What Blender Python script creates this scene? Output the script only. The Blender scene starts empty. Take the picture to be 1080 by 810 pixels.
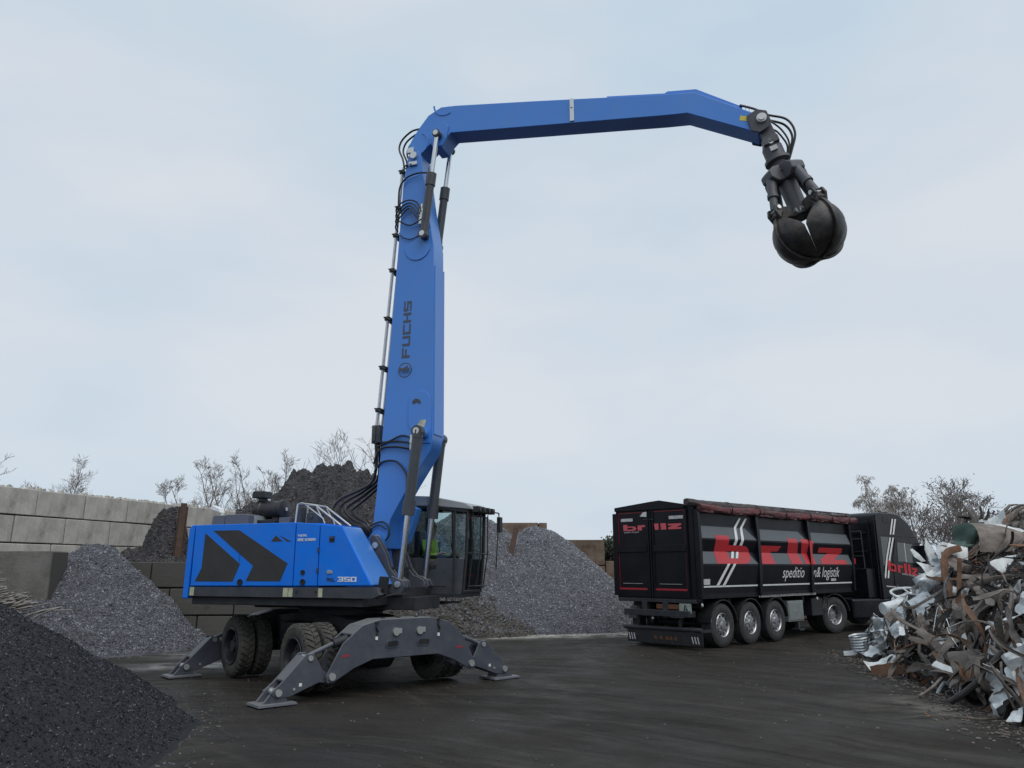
import bpy, bmesh, math, random
import numpy as np
from mathutils import Vector, Matrix, noise
R = math.radians; PI = math.pi
sc = bpy.context.scene
col = sc.collection
random.seed(7)

# ------------------------------------------------------------ camera
cam = bpy.data.objects.new('camera', bpy.data.cameras.new('camera')); col.objects.link(cam); sc.camera = cam
cam.location = (0, 0, 1.95); cam.rotation_euler = (R(90 + 13.386), 0, 0)
cam.data.sensor_width = 36; cam.data.lens = 811 / 1080 * 36; cam.data.clip_end = 2000; cam.data.clip_start = .1

# ------------------------------------------------------------ sky: thin bright overcast over a Nishita sky
SUN_EL, SUN_AZ = 56, 150          # azimuth clockwise from +Y: from the right, slightly behind the camera
w = bpy.data.worlds.new("World"); sc.world = w; w.use_nodes = True
nt = w.node_tree; N = nt.nodes; L = nt.links; N.clear()
out = N.new('ShaderNodeOutputWorld'); bg = N.new('ShaderNodeBackground')
sky = N.new('ShaderNodeTexSky'); sky.sky_type = 'NISHITA'; sky.sun_disc = False
sky.sun_elevation = R(SUN_EL); sky.sun_rotation = R(SUN_AZ); sky.air_density = 1.0; sky.dust_density = 2.0
tc = N.new('ShaderNodeTexCoord')
mp = N.new('ShaderNodeMapping'); mp.inputs['Scale'].default_value = (1, 1, 2.6); L.new(tc.outputs['Generated'], mp.inputs[0])
ns = N.new('ShaderNodeTexNoise'); ns.inputs['Scale'].default_value = 1.7; ns.inputs['Detail'].default_value = 4; ns.inputs['Roughness'].default_value = .5
L.new(mp.outputs[0], ns.inputs[0])
cr = N.new('ShaderNodeValToRGB'); e = cr.color_ramp.elements
e[0].position = .33; e[0].color = (5.4, 6.75, 7.95, 1); e[1].position = .66; e[1].color = (7.25, 7.65, 8.2, 1)
L.new(ns.outputs[0], cr.inputs[0])
mx = N.new('ShaderNodeMixRGB'); mx.inputs[0].default_value = .93; L.new(sky.outputs[0], mx.inputs[1]); L.new(cr.outputs[0], mx.inputs[2])
L.new(mx.outputs[0], bg.inputs[0]); bg.inputs[1].default_value = .1; L.new(bg.outputs[0], out.inputs[0])
sun = bpy.data.objects.new('sun', bpy.data.lights.new('sun', 'SUN')); col.objects.link(sun)
sun.data.energy = 1.5; sun.data.angle = R(50); sun.data.color = (1, .97, .93)
a, el = R(SUN_AZ), R(SUN_EL)
sun.rotation_euler = Vector((math.sin(a) * math.cos(el), math.cos(a) * math.cos(el), math.sin(el))).to_track_quat('Z', 'Y').to_euler()
sc.view_settings.view_transform = 'Standard'; sc.view_settings.look = 'None'; sc.view_settings.exposure = 0.0; sc.view_settings.gamma = 1.0
sc.render.engine = 'CYCLES'
sc.cycles.max_bounces = 6; sc.cycles.transparent_max_bounces = 12

# ------------------------------------------------------------ materials
def mat(name, c, rough=.6, metal=0, c2=None, scale=4, contrast=(.35, .65), bump=0, bscale=30, spec=.5, dust=None, coord='Object', bdist=.02, stretch=None, coat=0, trans=0, alpha=1, vary=0, toplight_dust=0):
    m = bpy.data.materials.new(name); m.use_nodes = True; t = m.node_tree; n = t.nodes; l = t.links
    b = n['Principled BSDF']; b.inputs['Roughness'].default_value = rough; b.inputs['Metallic'].default_value = metal
    b.inputs['Specular IOR Level'].default_value = spec; b.inputs['Coat Weight'].default_value = coat; b.inputs['Coat Roughness'].default_value = .08
    b.inputs['Base Color'].default_value = (*c, 1); b.inputs['Transmission Weight'].default_value = trans; b.inputs['Alpha'].default_value = alpha
    tcn = n.new('ShaderNodeTexCoord'); src = tcn.outputs[coord]
    if stretch:
        mpn = n.new('ShaderNodeMapping'); mpn.inputs['Scale'].default_value = stretch; l.new(src, mpn.inputs[0]); src = mpn.outputs[0]
    cur = None
    if c2:
        nz = n.new('ShaderNodeTexNoise'); nz.inputs['Scale'].default_value = scale; nz.inputs['Detail'].default_value = 8; nz.inputs['Roughness'].default_value = .65
        l.new(src, nz.inputs[0]); r = n.new('ShaderNodeValToRGB'); r.color_ramp.elements[0].position = contrast[0]; r.color_ramp.elements[1].position = contrast[1]
        r.color_ramp.elements[0].color = (*c, 1); r.color_ramp.elements[1].color = (*c2, 1); l.new(nz.outputs[0], r.inputs[0]); cur = r.outputs[0]
        rr = n.new('ShaderNodeMapRange'); rr.inputs['To Min'].default_value = max(0, rough - .08); rr.inputs['To Max'].default_value = min(1, rough + .12); l.new(nz.outputs[0], rr.inputs[0]); l.new(rr.outputs[0], b.inputs['Roughness'])
    if dust:   # (colour, amount, scale) worn dusty film
        nz = n.new('ShaderNodeTexNoise'); nz.inputs['Scale'].default_value = dust[2]; nz.inputs['Detail'].default_value = 9; nz.inputs['Roughness'].default_value = .7; l.new(src, nz.inputs[0])
        mr = n.new('ShaderNodeMapRange'); mr.inputs['From Min'].default_value = .42; mr.inputs['From Max'].default_value = .72; mr.inputs['To Max'].default_value = dust[1]; l.new(nz.outputs[0], mr.inputs[0])
        mm = n.new('ShaderNodeMixRGB'); l.new(mr.outputs[0], mm.inputs[0]); mm.inputs[2].default_value = (*dust[0], 1)
        if cur: l.new(cur, mm.inputs[1])
        else: mm.inputs[1].default_value = (*c, 1)
        cur = mm.outputs[0]
    if toplight_dust and cur:    # upward faces paler: settled dust plus top light mixed into the colour
        ge = n.new('ShaderNodeNewGeometry'); sz = n.new('ShaderNodeSeparateXYZ'); l.new(ge.outputs['Normal'], sz.inputs[0]); mr = n.new('ShaderNodeMapRange'); mr.inputs['From Min'].default_value = .45; mr.inputs['From Max'].default_value = .9; mr.inputs['To Max'].default_value = toplight_dust; l.new(sz.outputs[2], mr.inputs[0])
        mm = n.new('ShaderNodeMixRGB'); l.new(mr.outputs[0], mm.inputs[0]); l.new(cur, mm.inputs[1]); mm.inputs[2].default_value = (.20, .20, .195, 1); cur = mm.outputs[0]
    if vary and cur:
        oi = n.new('ShaderNodeObjectInfo'); hv = n.new('ShaderNodeHueSaturation'); vr = n.new('ShaderNodeMapRange'); vr.inputs['To Min'].default_value = 1 - vary; vr.inputs['To Max'].default_value = 1 + vary
        l.new(oi.outputs['Random'], vr.inputs[0]); l.new(vr.outputs[0], hv.inputs['Value']); l.new(cur, hv.inputs['Color']); cur = hv.outputs[0]
    if cur: l.new(cur, b.inputs['Base Color'])
    if bump:
        nb = n.new('ShaderNodeTexNoise'); nb.inputs['Scale'].default_value = bscale; nb.inputs['Detail'].default_value = 6; l.new(src, nb.inputs[0])
        bp = n.new('ShaderNodeBump'); bp.inputs['Strength'].default_value = bump; bp.inputs['Distance'].default_value = bdist; l.new(nb.outputs[0], bp.inputs['Height']); l.new(bp.outputs[0], b.inputs['Normal'])
    return m
M = {}
DUST = (.16, .15, .14)
M['blue'] = mat('blue_paint', (.004, .17, .76), .4, c2=(.005, .185, .79), scale=1.5, spec=.3, dust=(DUST, .14, 3.2))
M['boomblue'] = mat('boom_blue_paint', (.050, .212, .64), .33, c2=(.056, .228, .67), scale=1.2, spec=.5, dust=(DUST, .14, 2.4), coat=.15)
M['grey'] = mat('dark_grey_machine_paint', (.050, .057, .078), .5, c2=(.058, .066, .088), scale=2, spec=.4, dust=((.15, .148, .145), .4, 3), toplight_dust=.75)
M['barrel'] = mat('grey_cylinder_paint', (.042, .049, .060), .38, c2=(.050, .057, .068), scale=3, dust=(DUST, .12, 5))
M['sill'] = mat('graphite_grey_paint', (.035, .042, .055), .5, c2=(.045, .05, .06), scale=3, dust=(DUST, .25, 4))
M['grille'] = mat('fine_mesh_grille', (.028, .027, .028), .7, c2=(.04, .038, .038), scale=3, bump=.4, bscale=180, bdist=.004)
M['black'] = mat('black_plastic', (.012, .012, .014), .45, dust=((.08, .08, .08), .25, 6))
M['rubber'] = mat('hose_rubber', (.012, .012, .013), .4)
M['dark'] = mat('dark_underframe', (.016, .018, .024), .6, dust=((.07, .065, .06), .4, 5))
M['tyre'] = mat('dusty_tyre', (.035, .034, .031), .85, c2=(.085, .08, .068), scale=6, bump=.3, bscale=60, bdist=.006)
M['rimdark'] = mat('dark_rim', (.02, .022, .028), .5, dust=((.08, .075, .07), .5, 8))
M['chrome'] = mat('chromed_rod', (.62, .63, .65), .22, 1)
M['pipe'] = mat('steel_pipe', (.62, .62, .60), .38, .6, dust=((.2, .2, .2), .3, 8))
M['white'] = mat('white_paint', (.75, .76, .76), .4, dust=((.4, .4, .38), .4, 6))
M['pin'] = mat('zinc_pin', (.6, .61, .6), .35, .7)
M['cream'] = mat('cream_warning_label', (.55, .55, .40), .5, c2=(.35, .36, .25), scale=14)
M['label'] = mat('white_label', (.62, .62, .62), .5, c2=(.4, .38, .4), scale=12)
M['bodyink'] = mat('dark_print', (.025, .03, .05), .5)
M['boomink'] = mat('grey_print', (.06, .07, .10), .5)
M['redink'] = mat('small_red_mark', (.35, .02, .03), .5)
M['yellow'] = mat('yellow_label', (.6, .5, .06), .5)
M['lid'] = mat('grey_cover', (.10, .105, .12), .5, dust=(DUST, .3, 5))
M['cabroof'] = mat('pale_cab_roof', (.32, .34, .34), .5, dust=(DUST, .3, 5))
M['grapple'] = mat('black_steel_tine', (.026, .026, .030), .45, .35, c2=(.075, .070, .068), scale=4, contrast=(.4,.7), bump=.5, bscale=9, dust=((.15, .115, .09), .55, 5))
M['grapgrey'] = mat('grapple_grey_paint', (.07, .074, .088), .5, c2=(.09, .092, .105), scale=4, dust=((.1, .09, .08), .4, 5))
def glass(name, tint, rough=.03):
    m = bpy.data.materials.new(name); m.use_nodes = True; t = m.node_tree; n = t.nodes; n.clear()
    o = n.new('ShaderNodeOutputMaterial'); tr = n.new('ShaderNodeBsdfTransparent'); tr.inputs[0].default_value = (*tint, 1)
    g = n.new('ShaderNodeBsdfGlossy'); g.inputs['Roughness'].default_value = rough; lw = n.new('ShaderNodeLayerWeight'); pw = n.new('ShaderNodeMath'); pw.operation = 'POWER'; t.links.new(lw.outputs['Facing'], pw.inputs[0]); pw.inputs[1].default_value = 4; f = n.new('ShaderNodeMath'); f.operation = 'MULTIPLY_ADD'; t.links.new(pw.outputs[0], f.inputs[0]); f.inputs[1].default_value = .45; f.inputs[2].default_value = .04
    x = n.new('ShaderNodeMixShader'); t.links.new(f.outputs[0], x.inputs[0]); t.links.new(tr.outputs[0], x.inputs[1]); t.links.new(g.outputs[0], x.inputs[2]); t.links.new(x.outputs[0], o.inputs[0])
    return m
M['glass'] = glass('cab_glass', (.82, .88, .88)); M['truckglass'] = mat('truck_window', (.045, .060, .060), .06, spec=.9)
M['truckblack'] = mat('black_truck_paint', (.004, .005, .009), .25, .0, c2=(.006, .007, .011), scale=2, spec=.4, dust=((.05, .05, .05), .2, 1.8), coat=.15)
M['trailerblack'] = mat('black_trailer_paint', (.004, .0045, .008), .35, c2=(.006, .006, .010), scale=2, spec=.22, dust=((.035, .035, .04), .22, 1.5))
M['band'] = mat('grey_facet_band', (.085, .095, .105), .45, c2=(.10, .11, .12), scale=2, dust=((.07, .07, .07), .4, 3))  # grey on the upward-tilted facets of the trailer sides
M['red'] = mat('red_lettering', (.50, .022, .03), .42, dust=((.12, .05, .05), .3, 3))
M['redlight'] = mat('light_red_lettering', (.66, .085, .11), .42, dust=((.2, .1, .1), .3, 3))
M['redline'] = mat('red_pinstripe', (.40, .015, .03), .5)
M['tarp'] = mat('maroon_tarpaulin', (.15, .020, .024), .7, c2=(.06, .03, .032), scale=2.5, bump=.5, bscale=9, bdist=.03, dust=((.13, .10, .10), .5, 3))
M['tarpdark'] = mat('dark_rolled_tarpaulin', (.045, .03, .032), .7, c2=(.085, .075, .075), scale=4, bump=.6, bscale=9, bdist=.03)
M['alu'] = mat('polished_wheel', (.50, .50, .52), .42, .85, dust=((.13, .12, .11), .75, 7))
M['alubox'] = mat('aluminium_box', (.30, .33, .32), .45, .5, c2=(.24, .26, .25), scale=5)
M['trucktyre'] = mat('truck_tyre', (.028, .028, .03), .85, c2=(.05, .05, .05), scale=8, bump=.2, bscale=60, bdist=.005)
M['brownwood'] = mat('brown_rear_light_bar', (.16, .055, .02), .5, c2=(.10, .04, .02), scale=6)
M['green'] = mat('pale_green_plate', (.33, .38, .34), .5, c2=(.22, .26, .23), scale=10)
M['skin'] = mat('skin', (.45, .26, .18), .6)
M['hiviz'] = mat('high_visibility_fabric', (.42, .62, .06), .7, bump=.5, bscale=12)
M['hair'] = mat('dark_hair', (.03, .02, .015), .7)
M['trouser'] = mat('navy_trousers', (.02, .025, .045), .8)
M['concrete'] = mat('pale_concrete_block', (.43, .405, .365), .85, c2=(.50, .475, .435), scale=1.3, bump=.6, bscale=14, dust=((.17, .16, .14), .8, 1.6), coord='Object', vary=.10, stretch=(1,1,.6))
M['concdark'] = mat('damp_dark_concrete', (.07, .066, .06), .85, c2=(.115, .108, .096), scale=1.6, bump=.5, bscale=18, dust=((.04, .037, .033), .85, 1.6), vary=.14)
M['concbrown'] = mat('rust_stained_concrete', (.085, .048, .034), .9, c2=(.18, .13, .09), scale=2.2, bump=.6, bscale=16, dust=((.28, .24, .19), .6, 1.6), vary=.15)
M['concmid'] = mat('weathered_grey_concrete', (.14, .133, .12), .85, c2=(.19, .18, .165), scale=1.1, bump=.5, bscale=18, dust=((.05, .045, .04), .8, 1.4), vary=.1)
M['joint'] = mat('dark_joint_filling', (.06, .055, .05), .9)
M['rustpost'] = mat('rusty_steel', (.055, .032, .024), .85, c2=(.10, .06, .045), scale=5, bump=.3)
M['bark'] = mat('grey_brown_bark', (.22, .19, .175), .9, c2=(.14, .12, .11), scale=6)
M['birch'] = mat('pale_birch_twigs', (.38, .35, .32), .9, c2=(.22, .19, .17), scale=5)
M['deadleaf'] = mat('withered_leaves', (.085, .078, .075), .9, c2=(.17, .155, .145), scale=9)
M['darkleaf'] = mat('dark_green_leaves', (.035, .05, .03), .8, c2=(.06, .07, .045), scale=9)
# scrap
M['s_white'] = mat('white_scrap_sheet', (.78, .82, .83), .4, c2=(.62, .66, .67), scale=3, bump=.4, bscale=8, dust=((.25, .24, .22), .6, 5))
M['s_silver'] = mat('crumpled_aluminium', (.48, .52, .54), .36, .45, c2=(.66, .70, .72), scale=4, bump=.8, bscale=9, dust=((.10, .10, .10), .55, 5))
M['s_rust'] = mat('rust_brown_steel', (.15, .075, .042), .75, .1, c2=(.26, .15, .095), scale=4, bump=.4, bscale=20, dust=((.07, .045, .035), .7, 3))
M['s_dark'] = mat('dark_oily_steel', (.022, .021, .022), .5, .3, c2=(.06, .052, .048), scale=4, bump=.4, bscale=20)
M['s_brown'] = mat('brown_grey_steel', (.055, .045, .040), .6, .2, c2=(.17, .145, .125), scale=3, bump=.6, bscale=16, dust=((.28, .255, .23), .55, 5))
M['s_tan'] = mat('tan_dusty_panel', (.26, .22, .19), .7, c2=(.12, .10, .088), scale=4, bump=.5, bscale=14, dust=((.05,.04,.035), .5, 7))
M['s_green'] = mat('dull_green_scrap', (.06, .12, .10), .6, c2=(.12, .16, .15), scale=5)

# ------------------------------------------------------------ mesh builder
class MB:
    def __init__(s, xf=None):
        s.V = []; s.F = []; s.I = []; s.mi = 0; s.xf = xf
    def v(s, p):
        p = Vector(p)
        if s.xf is not None: p = s.xf @ p
        s.V.append(p); return len(s.V) - 1
    def f(s, idx): s.F.append(tuple(idx)); s.I.append(s.mi)
    def box(s, x0, x1, y0, y1, z0, z1):
        b = [s.v(p) for p in ((x0,y0,z0),(x1,y0,z0),(x1,y1,z0),(x0,y1,z0),(x0,y0,z1),(x1,y0,z1),(x1,y1,z1),(x0,y1,z1))]
        for q in ((3,2,1,0),(4,5,6,7),(0,1,5,4),(1,2,6,5),(2,3,7,6),(3,0,4,7)): s.f([b[i] for i in q])
    def hexa(s, P):  # 8 points bottom4 top4
        b = [s.v(p) for p in P]
        for q in ((3,2,1,0),(4,5,6,7),(0,1,5,4),(1,2,6,5),(2,3,7,6),(3,0,4,7)): s.f([b[i] for i in q])
    def plate(s, poly, c0, c1, plane='uz'):
        def P(a, b, c): return {'uz': (a, c, b), 'vz': (c, a, b), 'uv': (a, b, c)}[plane]
        A = [s.v(P(a, b, c0)) for a, b in poly]; B = [s.v(P(a, b, c1)) for a, b in poly]; n = len(poly)
        s.f(A[::-1]); s.f(B)
        for i in range(n): s.f((A[i], A[(i+1) % n], B[(i+1) % n], B[i]))
    def quad(s, a, b, c, d): s.f([s.v(p) for p in (a, b, c, d)])
    def ring(s, c, ax, r, n, ref=None):
        ax = Vector(ax).normalized(); ref = ref or (Vector((0,0,1)) if abs(ax.z) < .9 else Vector((1,0,0)))
        a = ax.cross(ref).normalized(); b = ax.cross(a)
        return [s.v(Vector(c) + a * r * math.cos(2*PI*i/n) + b * r * math.sin(2*PI*i/n)) for i in range(n)], a
    def bridge(s, A, B):
        n = len(A)
        for i in range(n): s.f((A[i], A[(i+1) % n], B[(i+1) % n], B[i]))
    def cyl(s, p0, p1, r0, r1=None, n=16, caps=True):
        r1 = r0 if r1 is None else r1; p0 = Vector(p0); p1 = Vector(p1)
        A, _ = s.ring(p0, p1 - p0, r0, n); B, _ = s.ring(p1, p1 - p0, r1, n); s.bridge(A, B)
        if caps: s.f(A[::-1]); s.f(B)
    def tube(s, pts, r, n=7, caps=True):
        pts = [Vector(p) for p in pts]; m = len(pts); prev = None; ref = Vector((0, 0, 1))
        for i, p in enumerate(pts):
            d = (pts[min(i+1, m-1)] - pts[max(i-1, 0)]).normalized()
            if abs(d.dot(ref)) > .95: ref = Vector((1, .3, 0)).normalized()
            a = (ref - d * d.dot(ref)).normalized(); ref = a; b = d.cross(a)
            rr = r[i] if isinstance(r, (list, tuple)) else r
            A = [s.v(p + a * rr * math.cos(2*PI*k/n) + b * rr * math.sin(2*PI*k/n)) for k in range(n)]
            if prev: s.bridge(prev, A)
            elif caps: s.f(A[::-1])
            prev = A
        if caps: s.f(prev)
    def lathe(s, prof, c, ax, n=28, closed=False):  # prof: (t along axis, r)
        ax = Vector(ax).normalized(); c = Vector(c); rings = []
        for t, r in prof:
            rings.append(s.ring(c + ax * t, ax, max(r, .0005), n)[0])
        for A, B in zip(rings, rings[1:]): s.bridge(A, B)
        if closed: s.bridge(rings[-1], rings[0])
    def disc(s, c, ax, r, t, n=16): s.cyl(c, Vector(c) + Vector(ax).normalized() * t, r, n=n)
    def split(s, name, mats, parent=None, **kw):     # every loose piece becomes an object of its own
        par = list(range(len(s.V)))
        def find(i):
            while par[i] != i: par[i] = par[par[i]]; i = par[i]
            return i
        for f in s.F:
            for q in f[1:]: par[find(q)] = find(f[0])
        g = {}
        for k, f in enumerate(s.F): g.setdefault(find(f[0]), []).append(k)
        out_ = []
        for ks in g.values():
            m2 = MB(); mp_ = {}
            for k in ks:
                idx = []
                for q in s.F[k]:
                    if q not in mp_: mp_[q] = len(m2.V); m2.V.append(s.V[q])
                    idx.append(mp_[q])
                m2.F.append(tuple(idx)); m2.I.append(s.I[k])
            out_.append(m2.build(name, mats, parent, **kw))
        return out_
    def build(s, name, mats, parent=None, bevel=0, smooth=True, recalc=True, seg=2):
        me = bpy.data.meshes.new(name); me.from_pydata([tuple(p) for p in s.V], [], s.F)
        if not isinstance(mats, (list, tuple)): mats = [mats]
        for m_ in mats: me.materials.append(m_)
        if len(mats) > 1: me.polygons.foreach_set('material_index', s.I)
        if recalc:
            b = bmesh.new(); b.from_mesh(me); bmesh.ops.recalc_face_normals(b, faces=b.faces); b.to_mesh(me); b.free()
        if smooth:
            me.polygons.foreach_set('use_smooth', [True] * len(me.polygons)); me.set_sharp_from_angle(angle=R(35))
        me.update()
        o = bpy.data.objects.new(name, me); col.objects.link(o); o.parent = parent
        if bevel:
            bv = o.modifiers.new('bevel', 'BEVEL'); bv.width = bevel; bv.segments = seg; bv.limit_method = 'ANGLE'; bv.angle_limit = R(40); wn = o.modifiers.new('weighted', 'WEIGHTED_NORMAL'); wn.weight = 100; wn.keep_sharp = False
        return o
def tag(o, label=None, cat=None, group=None, kind=None):
    for k, v_ in (('label', label), ('category', cat), ('group', group), ('kind', kind)):
        if v_: o[k] = v_
    return o
def empty(name, loc=(0, 0, 0), rz=0, parent=None):
    o = bpy.data.objects.new(name, None); col.objects.link(o); o.location = loc; o.rotation_euler = (0, 0, rz); o.parent = parent; o.empty_display_size = .2
    return o
def smoothpts(pts, k=5):
    pts = [Vector(p) for p in pts]; P = [pts[0]] + pts + [pts[-1]]; o = []
    for i in range(1, len(P) - 2):
        for j in range(k):
            t = j / k; a, b, c, d = P[i-1], P[i], P[i+1], P[i+2]
            o.append(.5 * ((2*b) + (c - a) * t + (2*a - 5*b + 4*c - d) * t*t + (3*b - a - 3*c + d) * t**3))
    o.append(pts[-1]); return o
FLIP = Matrix(((1,0,0,0),(0,-1,0,0),(0,0,1,0),(0,0,0,1)))     # (forward, right, up) -> blender local
def copy_tree(o, parent=None):
    c = o.copy(); col.objects.link(c); c.parent = parent
    for ch in o.children: copy_tree(ch, c)
    return c
# letters on a 4x5 grid, as non overlapping rectangles
GL = {'F': [(0,0,1,5),(1,4,4,5),(1,2,3.4,3)], 'U': [(0,0,1,5),(3,0,4,5),(1,0,3,1)], 'C': [(0,0,1,5),(1,4,4,5),(1,0,4,1)], 'H': [(0,0,1,5),(3,0,4,5),(1,2,3,3)],
      'S': [(0,4,4,5),(0,3,1,4),(0,2,4,3),(3,1,4,2),(0,0,4,1)], '3': [(0,4,3,5),(0.8,2,3,3),(0,0,3,1),(3,0,4,5)], '5': [(0,4,4,5),(0,3,1,4),(0,2,4,3),(3,1,4,2),(0,0,4,1)],
      '0': [(0,0,1,5),(3,0,4,5),(1,0,3,1),(1,4,3,5)], 'M': [(0,0,1,5),(3.4,0,4.4,5),(1,4,3.4,5),(1.8,2,2.6,4)], 'L': [(0,0,1,5),(1,0,4,1)], 'A': [(0,0,1,5),(3,0,4,5),(1,4,3,5),(1,2,3,3)], 'E': [(0,0,1,5),(1,4,4,5),(1,2,3.4,3),(1,0,4,1)],
      'B': [(0,0,1,5),(3,0,4,2.3),(3,2.7,4,5),(1,0,3,1),(1,4,3,5),(1,2,3,3)], 'I': [(0,0,1,5)], 'D': [(0,0,1,5),(3,.6,4,4.4),(1,0,3.4,.9),(1,4.1,3.4,5)], 'Y': [(0,2.5,1,5),(3,2.5,4,5),(1,2,3,3),(1.5,0,2.5,2)]}
def word(mb, txt, place, h, wid=1.0, gap=1.2):
    """place(a,b,side) -> local point; a along the word, b up, side 0 = on the surface, 1 = outer face"""
    x = 0; k = h / 5
    for ch in txt:
        if ch == ' ': x += 2.5; continue
        for x0, y0, x1, y1 in GL[ch]:
            P = [((x + x0) * k * wid, y0 * k), ((x + x1) * k * wid, y0 * k), ((x + x1) * k * wid, y1 * k), ((x + x0) * k * wid, y1 * k)]
            mb.hexa([place(a, b, 0) for a, b in P] + [place(a, b, 1) for a, b in P])
        x += max(r[2] for r in GL[ch]) + gap
def script_word(txt, size, place, name, material, parent, shear=0, sx=1.0):
    cu = bpy.data.curves.new(name, 'FONT'); cu.body = txt; cu.size = size; cu.shear = shear; cu.resolution_u = 3
    o = bpy.data.objects.new(name, cu); col.objects.link(o); dg = bpy.context.evaluated_depsgraph_get()
    me = bpy.data.meshes.new_from_object(o.evaluated_get(dg)); V = [place(v_.co.x * sx, v_.co.y, 1) for v_ in me.vertices]; F = [tuple(p.vertices) for p in me.polygons]
    bpy.data.objects.remove(o); mb = MB(); mb.V = [Vector(p) for p in V]; mb.F = F; mb.I = [0] * len(F)
    return mb.build(name, material, parent, smooth=False, recalc=False)

# ------------------------------------------------------------ ground and terrain
def sheet(name, x0, x1, y0, y1, nx, ny, zf, material, kind='structure'):
    mb = MB()
    for j in range(ny + 1):
        for i in range(nx + 1):
            x = x0 + (x1 - x0) * i / nx; y = y0 + (y1 - y0) * j / ny; mb.V.append(Vector((x, y, zf(x, y))))
    for j in range(ny):
        for i in range(nx):
            k = j * (nx + 1) + i; mb.f((k, k + 1, k + nx + 2, k + nx + 1))
    o = mb.build(name, material, recalc=False); o['kind'] = kind; return o
def ground_material():
    m = bpy.data.materials.new('dark_gritty_yard'); m.use_nodes = True; t = m.node_tree; n = t.nodes; l = t.links; b = n['Principled BSDF']
    tcn = n.new('ShaderNodeTexCoord'); P = tcn.outputs['Object']
    def noise_(s_, det=8, src=P, rough=.65, stretch=None):
        if stretch:
            q = n.new('ShaderNodeMapping'); q.inputs['Scale'].default_value = stretch[:3]; q.inputs['Rotation'].default_value = (0, 0, stretch[3]); l.new(src, q.inputs[0]); src = q.outputs[0]
        z = n.new('ShaderNodeTexNoise'); z.inputs['Scale'].default_value = s_; z.inputs['Detail'].default_value = det; z.inputs['Roughness'].default_value = rough; l.new(src, z.inputs[0]); return z.outputs[0]
    def rng(src, a_, b_, c_, d_):
        z = n.new('ShaderNodeMapRange'); z.inputs[1].default_value = a_; z.inputs[2].default_value = b_; z.inputs[3].default_value = c_; z.inputs[4].default_value = d_; l.new(src, z.inputs[0]); return z.outputs[0]
    def mix(fac, c1, c2, mode='MIX'):
        z = n.new('ShaderNodeMixRGB'); z.blend_type = mode
        for i, q in ((0, fac), (1, c1), (2, c2)):
            if isinstance(q, tuple): z.inputs[i].default_value = (*q, 1)
            elif isinstance(q, float): z.inputs[i].default_value = q
            else: l.new(q, z.inputs[i])
        return z.outputs[0]
    def math_(op, a_, b_=None):
        z = n.new('ShaderNodeMath'); z.operation = op
        for i, q in enumerate((a_, b_)):
            if q is None: continue
            if isinstance(q, (int, float)): z.inputs[i].default_value = q
            else: l.new(q, z.inputs[i])
        return z.outputs[0]
    base = mix(rng(noise_(.35), .35, .65, 0, 1), (.021, .0182, .0150), (.034, .0300, .0255))
    grit = noise_(38, 4); base = mix(rng(grit, .5, .75, 0, .45), base, (.058, .055, .05))
    # curved tyre tracks: streaks sheared along arcs round far points
    dn = n.new('ShaderNodeTexNoise'); dn.inputs['Scale'].default_value = .25; dn.inputs['Detail'].default_value = 2; l.new(P, dn.inputs[0])
    sc_ = n.new('ShaderNodeVectorMath'); sc_.operation = 'SCALE'; sc_.inputs['Scale'].default_value = 1.1; l.new(dn.outputs[1], sc_.inputs[0])
    wr = n.new('ShaderNodeVectorMath'); wr.operation = 'ADD'; l.new(P, wr.inputs[0]); l.new(sc_.outputs[0], wr.inputs[1])
    tracks = None; darks = None
    for cx_, cy_, fr_, fa_, sd in ((-1.5, 4.5, 2.6, 1.3, 0), (-6.0, 1.0, 3.4, 1.6, 7), (14.0, 21.0, 2.2, 1.2, 13)):
        v_ = n.new('ShaderNodeVectorMath'); v_.operation = 'SUBTRACT'; l.new(wr.outputs[0], v_.inputs[0]); v_.inputs[1].default_value = (cx_, cy_, 0)
        sp = n.new('ShaderNodeSeparateXYZ'); l.new(v_.outputs[0], sp.inputs[0]); at = n.new('ShaderNodeMath'); at.operation = 'ARCTAN2'; l.new(sp.outputs[1], at.inputs[0]); l.new(sp.outputs[0], at.inputs[1])
        r2 = n.new('ShaderNodeVectorMath'); r2.operation = 'LENGTH'; l.new(v_.outputs[0], r2.inputs[0])
        cmb = n.new('ShaderNodeCombineXYZ'); l.new(math_('MULTIPLY', r2.outputs['Value'], fr_), cmb.inputs[0]); l.new(math_('MULTIPLY', at.outputs[0], fa_), cmb.inputs[1]); cmb.inputs[2].default_value = sd
        z = noise_(1.0, 6, cmb.outputs[0], .62); area = rng(noise_(.28, 2), .40, .56, 0, 1) if sd != 7 else rng(noise_(.33, 2), .60, .44, 0, 1)
        lt = math_('MULTIPLY', rng(z, .53, .70, 0, 1), area); dk_ = math_('MULTIPLY', rng(z, .47, .34, 0, 1), area)
        tracks = lt if tracks is None else math_('MAXIMUM', tracks, lt); darks = dk_ if darks is None else math_('MAXIMUM', darks, dk_)
    base = mix(math_('MULTIPLY', tracks, .55), base, (.075, .069, .06))
    base = mix(math_('MULTIPLY', darks, .5), base, (.0075, .007, .0065))
    # pale dust: swept rim at the chip heap, and streaks by the left heap
    def blob(x_, y_, rx, ry, rot):
        q = n.new('ShaderNodeMapping'); q.vector_type = 'TEXTURE'; q.inputs['Location'].default_value = (x_, y_, 0); q.inputs['Rotation'].default_value = (0, 0, rot); q.inputs['Scale'].default_value = (rx, ry, 1e4); l.new(P, q.inputs[0])
        g = n.new('ShaderNodeTexGradient'); g.gradient_type = 'QUADRATIC_SPHERE'; l.new(q.outputs[0], g.inputs[0]); return g.outputs[1]
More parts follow.
